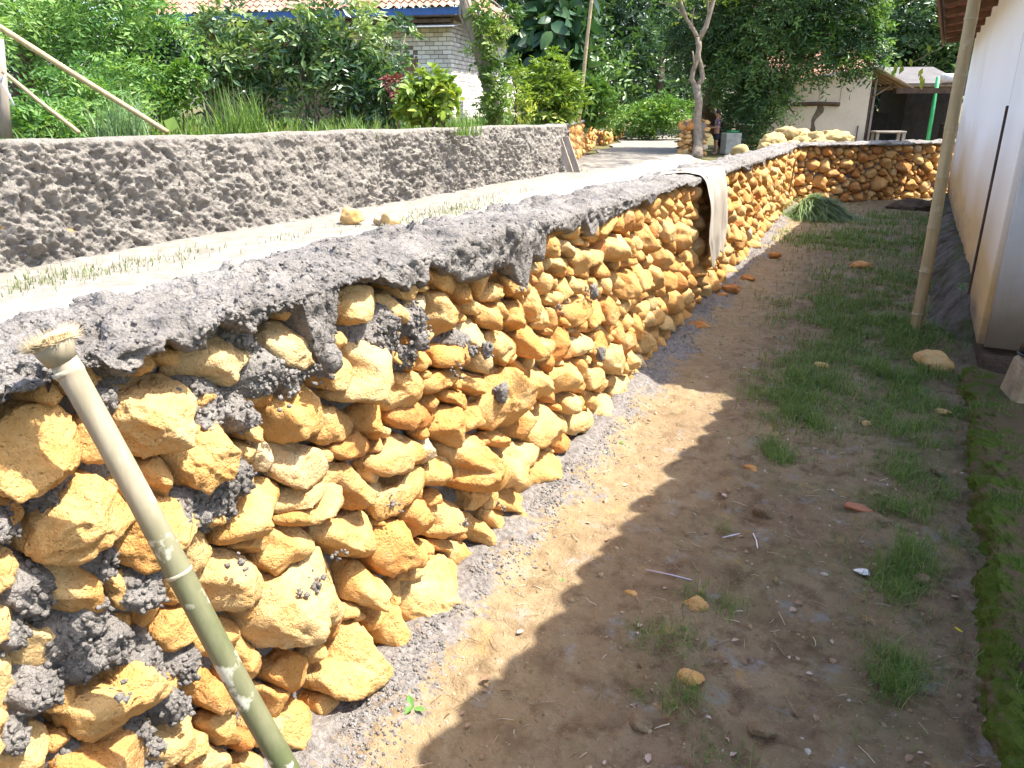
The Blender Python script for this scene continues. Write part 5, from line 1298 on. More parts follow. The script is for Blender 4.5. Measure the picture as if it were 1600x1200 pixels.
V, F = bbox(1.08, 1.72, -0.015, 0.015, BG, 3.05); dr = mk('door', V, F, MAT['planks'], brick, False)
for i in range(5):
    V, F = bbox(1.09 + i * 0.125, 1.205 + i * 0.125, -0.035, -0.016, BG + 0.05, 3.0, 0.004); mk('plank', V, F, MAT['planks'], dr, False)
V, F = bbox(1.02, 1.08, -0.05, 0.02, BG, 3.1); mk('door_frame', V, F, MAT['wood'], brick, False)
V, F = bbox(1.72, 1.78, -0.05, 0.02, BG, 3.1); mk('door_frame', V, F, MAT['wood'], brick, False)
V, F = bbox(1.15, 1.55, -0.02, 0.03, 3.14, 3.27, 0.004); vt = mk('vent_block', V, F, MAT['brick'], brick, False, np.full(24, 0.7)); 
V, F = bbox(1.25, 1.45, -0.03, -0.018, 3.18, 3.23); mk('vent_slot', V, F, MAT['dark'], vt, False)
V, F = bbox(3.6, 8.0, -0.03, 0.02, BG, 4.1); mk('plank_wall', V, F, MAT['planks'], brick, False)
for f in (3.6, 5.2, 6.8): V, F = bbox(f, f + 0.18, -0.08, -0.03, BG, 4.0, 0.01); mk('pilaster', V, F, MAT['wood'], brick, False)
# hipped roof with tile courses, blue fascia, veranda sheet
ex, ez = 0.75, 4.12
V, F = bbox(-ex, 9.0, -ex, -ex + 0.05, ez - 0.02, ez + 0.16); mk('fascia', V, F, MAT['bluepaint'], brick, False)
V, F = bbox(-ex - 0.02, -ex + 0.03, -ex + 0.06, 9.6, ez - 0.02, ez + 0.10); mk('fascia', V, F, MAT['planks'], brick, False)
V, F = bbox(-ex + 0.04, 8.8, -ex + 0.06, 0.02, ez - 0.04, ez - 0.022); mk('soffit', V, F, MAT['wood'], brick, False)
V, F = bbox(-ex + 0.04, 0.0, 0.0, 9.5, ez - 0.04, ez - 0.022); mk('soffit', V, F, MAT['wood'], brick, False)
V, F = bbox(-0.1, 8.6, -0.32, -0.02, 3.95, 4.05); mk('beam', V, F, MAT['wood'], brick, False)
sh = np.array([bp3(f, s_, z) for f, s_, z in [(-0.35, -0.95, 3.80), (8.4, -0.95, 3.80), (8.4, -0.02, 3.93), (-0.35, -0.02, 3.93)]]); V = np.concatenate([sh, sh - (0, 0, 0.02)])
mk('veranda_sheet', V, np.array([[0, 1, 2, 3], [7, 6, 5, 4], [0, 4, 5, 1], [1, 5, 6, 2], [2, 6, 7, 3], [3, 7, 4, 0]]), MAT['zinc'], brick, False)
pit = math.tan(math.radians(32))
mbt = MB()
for j in range(18):                                    # front slope
    n0 = -ex - 0.06 + j * 0.26; fl = -ex - 0.05 + j * 0.26
    S = np.arange(fl, 9.2, 0.05); T = np.array([0, 0.5, 1.0]); A, B = np.meshgrid(S, T, indexing='ij'); N = n0 + B * 0.29
    Z = ez + 0.20 + (N + ex) * pit + 0.035 * np.sin(A * 2 * math.pi / 0.22) + 0.035 * (1 - B)
    mbt.add(np.stack([BC[0] + bf[0] * A + bs[0] * N, BC[1] + bf[1] * A + bs[1] * N, Z], -1).reshape(-1, 3), grid_faces(len(S), 3))
    S = np.arange(fl, 9.8, 0.05); A, B = np.meshgrid(S, T, indexing='ij'); N = n0 + B * 0.29; Z = ez + 0.20 + (N + ex) * pit + 0.035 * np.sin(A * 2 * math.pi / 0.22) + 0.035 * (1 - B)
    mbt.add(np.stack([BC[0] + bf[0] * N + bs[0] * A, BC[1] + bf[1] * N + bs[1] * A, Z], -1).reshape(-1, 3), grid_faces(len(S), 3))
o = mbt.build('roof_tiles', MAT['paletile'], brick, True); o['kind'] = 'stuff'

# ------------------------------------------------------------------ cream house at the end of the yard
MAT['cream'] = m_plain('cream_plaster', (0.54, 0.45, 0.35), 0.10, 1.0, 0.9, 0.2, 30)
MAT['crack'] = m_plain('bare_crack', (0.13, 0.10, 0.07), 0.4, 10, 0.95, 0.6, 50)
MAT['bambooroof'] = m_plain('bamboo_matting', (0.34, 0.23, 0.13), 0.3, 5, 0.8, 0.5, 40)
CW0 = at(1196, 232, 26.9)[:2]; CW1 = at(1347, 232, 26.7)[:2]; cfd = (CW1 - CW0) / np.linalg.norm(CW1 - CW0); cfn = np.array([-cfd[1], cfd[0]]); CWL = np.linalg.norm(CW1 - CW0)
CAX = np.array([[cfd[0], cfd[1], 0], [cfn[0], cfn[1], 0], [0, 0, 1]])
cream = thing('cream_house', (CW0[0], CW0[1], 0.34), 'small cream plastered house with a cracked wall behind the stone pile', 'house')
def cp3(a, n, z): return np.array([CW0[0] + cfd[0] * a + cfn[0] * n, CW0[1] + cfd[1] * a + cfn[1] * n, z])
def cb(a0, a1, n0, n1, z0, z1, b=0.0): return cbox(cp3((a0 + a1) / 2, (n0 + n1) / 2, (z0 + z1) / 2), (a1 - a0) / 2, (n1 - n0) / 2, (z1 - z0) / 2, CAX, b)
# front wall with its top sloping up to the right
q = [(0, 0.3), (CWL, 0.3), (CWL, 2.83), (0.0, 2.35)]
V = np.array([cp3(a, n, z) for n in (0, 0.15) for a, z in q]); Fb = np.array([[0, 1, 2, 3], [7, 6, 5, 4], [0, 4, 5, 1], [1, 5, 6, 2], [2, 6, 7, 3], [3, 7, 4, 0]])
mk('wall', V, Fb, MAT['cream'], cream, False)
V, F = cb(CWL - 0.15, CWL - 0.005, 0.16, 4.0, 0.3, 2.75); mk('side_wall', V, F, MAT['planks'], cream, False)
V, F = cb(0, CWL - 0.16, 3.9, 4.0, 0.3, 2.6); mk('back_wall', V, F, MAT['cream'], cream, False)
V, F = tube([cp3(a, -0.03, 1.80 + 0.01 * math.sin(a * 5)) for a in np.linspace(0.75, 2.22, 9)], 0.068, 10); mk('lintel_log', V, F, MAT['darkwood'], cream, True)
crk = MB(); ct = np.linspace(0, 1, 12)
cx = 1.62 - 0.28 * ct + 0.05 * np.sin(ct * 11); cz = 1.74 - 1.05 * ct; cw = 0.09 + 0.04 * np.sin(ct * 9)
V = np.concatenate([[cp3(x - w, -0.006, z) for x, z, w in zip(cx, cz, cw)], [cp3(x + w, -0.006, z) for x, z, w in zip(cx, cz, cw)]]); V2 = V - np.append(cfn * 0.012 * 0, 0)
mk('wall_crack', V, np.array([[i, i + 12, i + 13, i + 1] for i in range(11)]), MAT['crack'], cream, False)
for a, w in ((2.22, 0.012), (1.55, 0.012)):
    V, F = cb(a - w / 2, a + w / 2, -0.006, -0.002, 1.88, 2.3); mk('hairline_crack', V, F, MAT['crack'], cream, False)
# roof: edge beam, tile slope behind, ridge
V = np.array([cp3(a, n, z) for (a, z) in [(-0.3, 2.38), (CWL + 0.25, 2.93)] for n in (-0.30, 0.10)] + [cp3(a, n, z + 0.045) for (a, z) in [(-0.3, 2.38), (CWL + 0.25, 2.93)] for n in (-0.30, 0.10)])
mk('roof_edge', V, np.array([[0, 2, 3, 1], [4, 5, 7, 6], [0, 4, 6, 2], [1, 3, 7, 5], [0, 1, 5, 4], [2, 6, 7, 3]]), MAT['zinc'], cream, False)
mbt = MB()
for j in range(13):
    A, B = np.meshgrid(np.arange(-0.5, CWL + 0.15 - 0.05 * j, 0.06), np.array([0, .5, 1.0]), indexing='ij'); N = -0.25 + j * 0.3 + B * 0.33
    Z = 2.45 + 0.13 * A + (N + 0.25) * 0.42 * (1) + 0.03 * np.sin(A * 2 * math.pi / 0.22) + 0.03 * (1 - B)
    mbt.add(np.stack([CW0[0] + cfd[0] * A + cfn[0] * N, CW0[1] + cfd[1] * A + cfn[1] * N, Z], -1).reshape(-1, 3), grid_faces(A.shape[0], 3))
o = mbt.build('roof_tiles', MAT['paletile'], cream, True); o['kind'] = 'stuff'
# bamboo awning on the right side with prop and table
aw = [(CWL + 0.02, -0.25, 2.92), (CWL + 1.25, -0.25, 2.30), (CWL + 1.25, 3.6, 2.30), (CWL + 0.02, 3.6, 2.92)]
V = np.array([cp3(*p) for p in aw]); V = np.concatenate([V, V - (0, 0, 0.05)]); mk('awning', V, Fb[:, ::-1], MAT['bambooroof'], cream, False)
for i in range(9):
    n = -0.2 + i * 0.45; V, F = tube([cp3(CWL + 0.05, n, 2.83), cp3(CWL + 1.2, n, 2.25)], 0.022, 6); mk('awning_pole', V, F, MAT['bambooroof'], cream, True)
V, F = tube([cp3(CWL + 0.02, 0.1, 1.95), cp3(CWL + 0.75, 0.1, 2.42)], 0.03, 6); mk('brace', V, F, MAT['wood'], cream, True)
V, F = cb(CWL + 0.22, CWL + 0.29, 0.3, 0.37, 0.3, 2.55); mk('awning_post', V, F, MAT['greywood'], cream, False)
V, F = cb(CWL + 0.02, CWL + 0.07, 0.0, 0.05, 0.3, 2.3); mk('corner_post', V, F, MAT['darkwood'], cream, False)
# open shed to its right
ce = CWL
shed = thing('open_shed', tuple(cp3(ce + 2.6, 0.6, 0.34)), 'open shed with green posts and low tin roof right of the cream house', 'shed')
V, F = cb(ce + 0.7, ce + 5.2, -0.3, 0.0, 2.12, 2.28); mk('beam', V, F, MAT['darkwood'], shed, False)
V, F = cb(ce + 0.9, ce + 5.2, 0.5, 4.5, 2.34, 2.40); mk('tin_roof', V, F, MAT['wood'], shed, False)
gp0 = on(1446, 234, 0.34) * 0 + at(1447, 236, 26.4); gp1 = at(1466, 120, 26.4)
V, F = tube([gp0, gp1], 0.062, 8); mk('green_post', V, F, MAT['greenpaint'], shed, True)
V, F = cb(ce + 0.30, ce + 0.42, 1.6, 1.72, 0.3, 2.4); mk('green_post', V, F, MAT['greenpaint'], shed, False)
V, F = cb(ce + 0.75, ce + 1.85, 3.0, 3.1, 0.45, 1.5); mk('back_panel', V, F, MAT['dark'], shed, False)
V, F = cb(ce + 0.2, ce + 2.5, -1.2, 0.8, 0.30, 0.46); mk('floor_slab', V, F, MAT['concrete'], shed, False)
tin = thing('tin_roof_house', tuple(cp3(ce + 2.8, 3.5, 0.34)), 'pale tin-roofed outbuilding behind the open shed', 'outbuilding')
V = np.array([cp3(*p) for p in [(ce + 0.6, 4.8, 2.55), (ce + 5.2, 4.8, 2.55), (ce + 5.2, 7.8, 3.25), (ce + 0.6, 7.8, 3.25)]]); V = np.concatenate([V, V - (0, 0, 0.05)]); mk('roof', V, Fb, MAT['darktin'], tin, False)
V, F = cb(ce + 3.2, ce + 5.0, 5.0, 7.6, 0.3, 2.5); mk('wall', V, F, MAT['dark'], tin, False)
# table and bench under the awning
tb = thing('wooden_table', tuple(cp3(ce + 0.75, -0.5, 0.46)), 'rough wooden table under the bamboo awning', 'table')
V, F = cb(ce + 0.10, ce + 1.05, -0.75, -0.2, 0.92, 0.98, 0.01); mk('tabletop', V, F, MAT['greywood'], tb, False)
for a in (ce + 0.13, ce + 0.95):
    for n in (-0.72, -0.30): V, F = cb(a, a + 0.09, n, n + 0.08, 0.46, 0.92); mk('leg', V, F, MAT['greywood'], tb, False)
st = thing('low_stool', tuple(cp3(ce + 0.3, -1.0, 0.46)), 'low stool in front of the wooden table', 'stool')
V, F = cb(ce + 0.08, ce + 0.42, -1.1, -0.85, 0.60, 0.64); mk('seat', V, F, MAT['wood'], st, False)
for a in (ce + 0.09, ce + 0.38): V, F = cb(a, a + 0.04, -1.05, -0.9, 0.46, 0.60); mk('leg', V, F, MAT['wood'], st, False)
cr8 = thing('wooden_crate', tuple(cp3(ce + 2.9, -0.3, 0.34)), 'dark wooden crate beside the green post of the shed', 'crate')
for i in range(4): V, F = cb(ce + 2.55, ce + 3.3, -0.35, -0.3, 0.42 + i * 0.2, 0.58 + i * 0.2, 0.01); mk('slat', V, F, MAT['planks'], cr8, False)
V, F = cb(ce + 2.55, ce + 3.3, -0.28, 0.4, 0.36, 1.2); mk('box', V, F, MAT['dark'], cr8, False)
tk = thing('water_tank', tuple(cp3(ce + 2.9, 0.0, 2.40)), 'shiny round water tank on the shed roof', 'water tank')
V, F = tube([cp3(ce + 2.62, 1.0, 2.60), cp3(ce + 3.3, 1.0, 2.60)], [0.16, 0.16], 14); mk('drum', V, F, MAT['zinc'], tk, True)
V, F = cb(ce + 2.7, ce + 3.2, 0.85, 1.15, 2.40, 2.45); mk('stand', V, F, MAT['darkwood'], tk, False)
ib = thing('iron_bar', tuple(cp3(CWL - 0.22, -0.4, 0.34)), 'thin dark iron bar standing against the cream wall', 'bar')
V, F = tube([cp3(CWL - 0.30, -0.15, 0.36), cp3(CWL - 0.24, -0.02, 1.12)], 0.02, 6); mk('shaft', V, F, MAT['darkwood'], ib, True)

# pile of big building stones behind the cross wall: each one a thing
R7 = np.random.default_rng(14)
PILE = [(1208, 222, 19.8, .30, .20), (1222, 226, 19.4, .22, .16), (1238, 212, 19.9, .26, .19), (1252, 224, 19.3, .24, .18), (1255, 213, 20.1, .22, .17), (1275, 226, 19.2, .20, .15), (1272, 215, 20.0, .22, .16), (1290, 228, 19.2, .26, .13), (1308, 220, 19.8, .36, .22), (1195, 230, 19.5, .18, .12), (1225, 208, 20.2, .25, .17), (1240, 229, 19.0, .20, .13), (1262, 230, 18.9, .19, .12), (1292, 212, 20.2, .18, .14), (1212, 231, 19.1, .17, .12), (1282, 222, 19.7, .16, .14), (1313, 230, 19.1, .18, .12)]
PL = ['leftmost big pale stone of the pile', 'second pale stone from the left in the pile', 'rounded stone near the top of the pile', 'front middle pale stone of the pile', 'tallest middle stone on top of the pile', 'small front stone of the pile', 'back stone right of the pile top', 'flat front stone below the big slab', 'biggest slab-like pale stone at the right of the pile', 'small stone trailing off the pile to the left', 'stone at the upper left of the pile', 'low front stone left of the pile middle', 'lowest front stone at the pile middle', 'small stone behind the big slab', 'small low stone at the left front of the pile', 'stone wedged between pile middle and the big slab', 'small stone under the right end of the big slab']
MAT['palestone'] = m_plain('pale_yellow_stone', (0.40, 0.295, 0.135), 0.3, 5, 0.92, 0.6, 30, 0.1, None, 0.02)
for (u, v, d, w, h), lb in zip(PILE, PL):
    p = at(u, v, d); V, F = free_rock(R7, (w, w * 0.8, h), 4, 50, 0.16, 9, int(R7.integers(1, 99)))
    V = V @ zrot(R7.uniform(0, 3)) + p; base = np.array([p[0], p[1], p[2] - h]); tag(mk('building_stone', V, F, MAT['palestone'], None, True, None, base), lb, 'stone', 'stone pile behind the cross wall')
# the unseen bottom of the pile carries the visible ones
D, F = ico(3); V = D * (1 + 0.15 * fbm(D, 4, 3, 3)[:, None]) * (1.25, 0.6, 0.52); pcn = at(1258, 236, 20.2); V[:, 2] = np.maximum(V[:, 2], -0.05)
pcn[2] = 0.36; tag(mk('rubble_base', V @ zrot(-YAW * -1) + pcn, F, MAT['palestone'], None, True, None, pcn), 'heaped rubble underneath the pile of building stones', 'rubble', kind='stuff')
sp1 = at(1155, 240, 22.5); V, F = free_rock(R7, (0.30, 0.26, 0.24), 3); tag(mk('building_stone', V + (sp1[0], sp1[1], 0.5), F, MAT['palestone'], None, True, None, (sp1[0], sp1[1], 0.36)), 'single pale boulder left of the stone pile near the concrete block', 'stone')
# concrete block with a green basin
cbp = on(1128, 240, 0.36)
V, F = cbox((cbp[0] + 0.22, cbp[1] + 0.1, 0.66), 0.24, 0.24, 0.31, zrot(0.5), 0.02); tag(mk('concrete_block', V, F, MAT['concrete'], None, False, None, cbp), 'pale square concrete block near the boy under the dark tree', 'concrete block')
bs_ = thing('basin', (cbp[0] + 0.25, cbp[1] + 0.1, 0.97), 'small green basin on top of the concrete block', 'basin')
V, F = tube([(cbp[0] + 0.25, cbp[1] + 0.1, 0.972), (cbp[0] + 0.25, cbp[1] + 0.1, 1.03)], [0.14, 0.2], 14); mk('bowl', V, F, MAT['greenpaint'], bs_, True)
# stacked firewood fence beneath the dark tree
fw = thing('log_stack', tuple(on(1175, 225, 0.36)), 'stack of grey logs beneath the dark mango tree', 'log stack')
for i in range(11):
    for j in range(2):
        a = at(1150 + j * 30, 150 + i * 8, 27.5 + 0.2 * (i % 2)); b = at(1192 + j * 30, 152 + i * 8, 27.8 + 0.2 * (i % 2)); V, F = tube([a, b], 0.062 + 0.012 * R7.normal(), 8); mk('log', V, F, MAT['wood'], fw, True)
# boards leaning on the end of the rendered wall
for i, (x0, lb) in enumerate([(0.0, 'left leaning grey board at the end of the rendered wall'), (0.17, 'right leaning grey board at the end of the rendered wall')]):
    b0 = on(889 + i * 11, 268, 0.37); V, F = cbox((0, 0, 0), 0.075, 0.018, 0.41, np.eye(3), 0.004); ang = 0.30
    V = V @ np.array([[1, 0, 0], [0, 1, 0], [-0.42, 0.15, 0.9]]); tag(mk('leaning_board', V + (b0[0] - 0.08, b0[1] - 0.1, 0.37 + 0.37), F, MAT['greywood'], None, False, None, b0), lb, 'board')
# lamp on a bamboo stake and a second stake
lp = on(943, 229, 0.36); lt = at(941, 168, np.hypot(lp[1], lp[0]) * 0.965)
lm = thing('stake_lamp', tuple(lp), 'white globe lamp on a thin bamboo stake by the far verge', 'lamp')
V, F = tube([lp, (lp[0], lp[1], 1.70)], 0.03, 6); mk('stake', V, F, MAT['bamboo_dry'], lm, True, np.full(len(V), 0.2))
D, F = ico(3); mk('globe', D * 0.085 + (lp[0], lp[1], 1.76), F, MAT['white'], lm, True)
lp2 = (lp[0] - 0.35, lp[1] + 0.4, 0.8); V, F = tube([lp2, (lp2[0], lp2[1], 1.55)], 0.022, 6); s2_ = thing('bamboo_stake', lp2, 'thin bamboo stake left of the globe lamp', 'stake'); mk('shaft', V, F, MAT['bamboo_dry'], s2_, True, np.full(len(V), 0.2))
# tall bamboo by the roadside wall, and the poles in the left garden
tbp = thing('tall_bamboo', tuple(at(906, 186, 21)), 'tall thin bamboo pole rising above the retaining wall', 'bamboo pole')
bamboo(tbp, at(904, 190, 21), at(929, -45, 21), 0.055, 0.04, [0.1, .2, .3, .4, .5, .6, .7, .8, .9], MAT['bamboo_dry'], 8, None, 'culm')
bl1 = thing('bamboo_prop', tuple(at(262, 207, 9.4)), 'upper of two pale bamboo props slanting down to the rendered wall', 'bamboo pole')
bamboo(bl1, at(262, 207, 9.4), at(-40, 18, 9.4), 0.030, 0.034, [.2, .45, .7], MAT['bamboo_dry'], 10)
bl2 = thing('bamboo_prop', tuple(at(124, 208, 9.2)), 'lower thinner prop slanting from the tied post', 'bamboo pole')
bamboo(bl2, at(124, 208, 9.2), at(4, 112, 9.2), 0.024, 0.022, [.3, .7], MAT['bamboo_dry'], 10)
gp = thing('garden_post', tuple(at(8, 212, 9.3)), 'weathered wooden post with white cord tied on at the left edge', 'post')
V, F = tube([at(9, 215, 9.3), at(5, 165, 9.3), at(-2, 60, 9.3)], [0.07, 0.065, 0.05], 9); mk('trunk', V, F, MAT['greywood'], gp, True)
V, F = tube([at(0, 128, 9.2), at(8, 118, 9.15), at(4, 132, 9.15), at(10, 140, 9.15), at(22, 165, 9.15)], 0.012, 6); mk('cord', V, F, MAT['white'], gp, True)
# boy
def person():
    b = on(1117, 241, 0.36); root = thing('person', tuple(b), 'child in a dark patterned shirt and dark shorts standing at the stone pillar', 'person')
    MAT['skin'] = m_plain('brown_skin', (0.26, 0.13, 0.075), 0.1, 20, 0.6, 0.05, 60); MAT['hair'] = m_plain('black_hair', (0.012, 0.01, 0.01), 0.2, 40, 0.6, 0.3, 90)
    t = NT('patterned_shirt'); ck = t.n('TexVoronoi'); ck.inputs['Scale'].default_value = 14; t.l(t.pos(), ck.inputs['Vector'])
    c = t.ramp(ck.outputs['Distance'], (0.0, (0.03, 0.035, 0.06)), (0.35, (0.06, 0.06, 0.10)), (0.55, (0.20, 0.07, 0.06)), (0.75, (0.35, 0.35, 0.38))); MAT['shirt'] = t.done(t.bsdf(c, 0.85, None, 0.1)); MAT['shorts'] = m_plain('dark_shorts', (0.02, 0.02, 0.025), 0.2, 20, 0.9, 0.1, 60)
    k = 1.27 / 1.27; yaw = math.pi + 0.35; cz, sz = math.cos(yaw), math.sin(yaw)
    def W(p): return (p[0] * cz - p[1] * sz, p[0] * sz + p[1] * cz, p[2])          # local +x = facing direction
    def skin(name, J, E, m, sub=2):
        me = bpy.data.meshes.new(name); me.from_pydata([W(j[:3]) for j in J], E, []); o = bpy.data.objects.new(name, me); COL.objects.link(o); o.parent = root
        md = o.modifiers.new('skin', 'SKIN'); md.use_smooth_shade = True
        for v, j in zip(me.skin_vertices[0].data, J): v.radius = (j[3], j[4] if len(j) > 4 else j[3])
        me.skin_vertices[0].data[0].use_root = True
        s_ = o.modifiers.new('sub', 'SUBSURF'); s_.levels = sub; s_.render_levels = sub; me.materials.append(m); return o
    J = [(0, 0, .62, .085, .10), (0, 0, .80, .08, .10), (0.0, 0, .95, .085, .11), (0.0, 0, 1.04, .04), (0.015, 0, 1.10, .055, .055), (0.02, 0, 1.17, .078, .07), (0.01, 0, 1.235, .05),
         (0, .075, .56, .065), (0.01, .08, .33, .046), (0, .08, .30, .043), (-0.02, .085, .07, .028), (0.0, .085, .03, .03), (0.10, .09, .02, .022),
         (0, -.075, .56, .065), (0.01, -.08, .33, .046), (0, -.08, .30, .043), (-0.02, -.085, .07, .028), (0.0, -.085, .03, .03), (0.10, -.09, .02, .022),
         (0, .125, .97, .042), (0.03, .15, .78, .033), (0.20, .13, .76, .024), (0.27, .12, .77, .022), (0, -.125, .97, .042), (0.03, -.15, .78, .033), (0.18, -.13, .80, .024), (0.25, -.12, .82, .022)]
    E = [(0, 1), (1, 2), (2, 3), (3, 4), (4, 5), (5, 6), (0, 7), (7, 8), (8, 9), (9, 10), (10, 11), (11, 12), (0, 13), (13, 14), (14, 15), (15, 16), (16, 17), (17, 18), (2, 19), (19, 20), (20, 21), (21, 22), (2, 23), (23, 24), (24, 25), (25, 26)]
    for s_ in (22, 26):
        j = J[s_]
        for q in range(5):
            n = len(J); a = (q - 2) * 0.011; J.append((j[0] + (0.02 if q == 0 else 0.03), j[1] + a, j[2] + 0.004, .009)); J.append((j[0] + (0.045 if q == 0 else 0.065), j[1] + a * 1.5, j[2] - 0.008, .008)); E += [(s_, n), (n, n + 1)]
    skin('body', J, E, MAT['skin'])
    skin('shirt', [(0, 0, .60, .105, .115), (0, 0, .80, .10, .115), (0, 0, .94, .10, .125), (0, 0, 1.02, .055), (0, .135, .965, .056), (0.025, .155, .82, .05), (0, -.135, .965, .056), (0.025, -.155, .82, .05)], [(0, 1), (1, 2), (2, 3), (2, 4), (4, 5), (2, 6), (6, 7)], MAT['shirt'])
    skin('shorts', [(0, 0, .60, .10, .11), (0, .078, .52, .078), (0.01, .085, .38, .07), (0, -.078, .52, .078), (0.01, -.085, .38, .07)], [(0, 1), (1, 2), (0, 3), (3, 4)], MAT['shorts'])
    D, F = ico(3); V = D * (0.083, 0.078, 0.085); V = V[:, [0, 1, 2]]; h = D[:, 2] > (-0.1 + 0.75 * D[:, 0]); V = np.where(h[:, None], V * 1.05, V * 0.80)
    V = np.array([W(p) for p in V + np.array([0.008, 0, 1.185])]) + b; mk('hair', V, F, MAT['hair'], root, True)
    for s_ in (-1, 1):
        V = np.array([W(p) for p in D * 0.009 + np.array([0.085, 0.026 * s_, 1.165])]) + b; mk('eye', V, F, MAT['hair'], root, True)
        V = np.array([W(p) for p in D * (0.014, 0.008, 0.02) + np.array([0.015, 0.074 * s_, 1.155])]) + b; mk('ear', V, F, MAT['skin'], root, True)
    V = np.array([W(p) for p in D * (0.016, 0.011, 0.014) + np.array([0.095, 0, 1.145])]) + b; mk('nose', V, F, MAT['skin'], root, True)
person()
# ------------------------------------------------------------------ vegetation
LF = {
 'red': m_leaf('red_leaf', (0.10, 0.02, 0.02), (0.18, 0.04, 0.04), (0.28, 0.08, 0.06), 0.2),
 'mango': m_leaf('mango_leaf', (0.018, 0.05, 0.02), (0.062, 0.13, 0.04), (0.18, 0.30, 0.07), 0.30, 0.38, 0.45),
 'forest': m_leaf('forest_leaf', (0.02, 0.052, 0.024), (0.07, 0.135, 0.05), (0.16, 0.27, 0.085), 0.32, 0.38, 0.45),
 'bright': m_leaf('bright_leaf', (0.06, 0.14, 0.025), (0.13, 0.26, 0.045), (0.28, 0.40, 0.09), 0.35, 0.45, 0.35),
 'yellow': m_leaf('young_leaf', (0.08, 0.15, 0.02), (0.19, 0.29, 0.035), (0.40, 0.44, 0.07), 0.35, 0.42, 0.4),
 'shrub': m_leaf('shrub_leaf', (0.04, 0.09, 0.03), (0.11, 0.195, 0.07), (0.25, 0.34, 0.12), 0.32, 0.30, 0.6),
 'feather': m_leaf('feathery_leaf', (0.05, 0.13, 0.03), (0.12, 0.25, 0.055), (0.26, 0.40, 0.11), 0.38, 0.5, 0.3),
 'teak': m_leaf('broad_leaf', (0.02, 0.055, 0.025), (0.045, 0.105, 0.045), (0.13, 0.22, 0.06), 0.3, 0.4, 0.4),
 'lemon': m_leaf('lemongrass_blade', (0.07, 0.14, 0.06), (0.13, 0.22, 0.10), (0.26, 0.34, 0.17), 0.3, 0.5, 0.3),
 'weed': m_leaf('weed_leaf', (0.05, 0.11, 0.02), (0.11, 0.20, 0.035), (0.24, 0.32, 0.08), 0.35, 0.5, 0.3),
}
TR = np.random.default_rng(44)
def A3(u, v, d, du=0, dv=0, dd=None):
    """clump centred at a surveyed spot; du, dv radii in photo pixels, dd radius in depth (m)"""
    k = d / 1276.0; c = at(u, v, d); return (c, (max(du, 4) * k, dd if dd else max(du, dv) * k * 0.8, max(dv, 4) * k))
def tree(name, label, cat, base, trunk, clumps, m, seed, n, bark='darkbark', limb=0.05, group=None, **kw):
    base = np.array(base, float); root = thing(name, base, label, cat, group)
    r = np.random.default_rng(seed)
    tp, tr = trunk
    V, F = tube(tp, tr, 10); mbx = MB(); mbx.add(V, F)
    top = np.array(tp[-1]); mid = np.array(tp[max(0, len(tp) - 2)])
    for c, R in clumps:
        if r.uniform() < 0.85:
            b = branches(r, top if r.uniform() < 0.6 else mid, [np.array(c)], limb, 0.5, 6, 6); mbx.add(np.concatenate(b.V), [np.concatenate(f) for f in b.F.values()])
    mbx.build('trunk', MAT[bark], root, True)
    foliage('crown', root, clumps, LF[m], seed + 1, n, **kw)
    return root
def bush(name, label, d, clumps, m, seed, n, stems=4, gz=None, cat='shrub', bark='darkbark', stem_r=0.02, **kw):
    cl = [A3(*c[:2], d + (c[4] if len(c) > 4 else 0), c[2], c[3]) for c in clumps]
    c0 = np.mean([c for c, R in cl], 0); base = np.array([c0[0], c0[1], 1.2 if gz is None else gz]); root = thing(name, base, label, cat)
    r = np.random.default_rng(seed); mbx = MB()
    for i in range(max(stems, 1)):
        c, R = cl[i % len(cl)]; b = branches(r, base + np.append(r.normal(0, 0.12, 2), -0.1), [np.array(c) + r.normal(size=3) * np.array(R) * 0.4], stem_r, 0.3, 7, 6); mbx.add(np.concatenate(b.V), [np.concatenate(f) for f in b.F.values()])
    mbx.build('stem', MAT[bark], root, True)
    foliage('leaves', root, cl, LF[m], seed + 1, n, **kw)
    return root
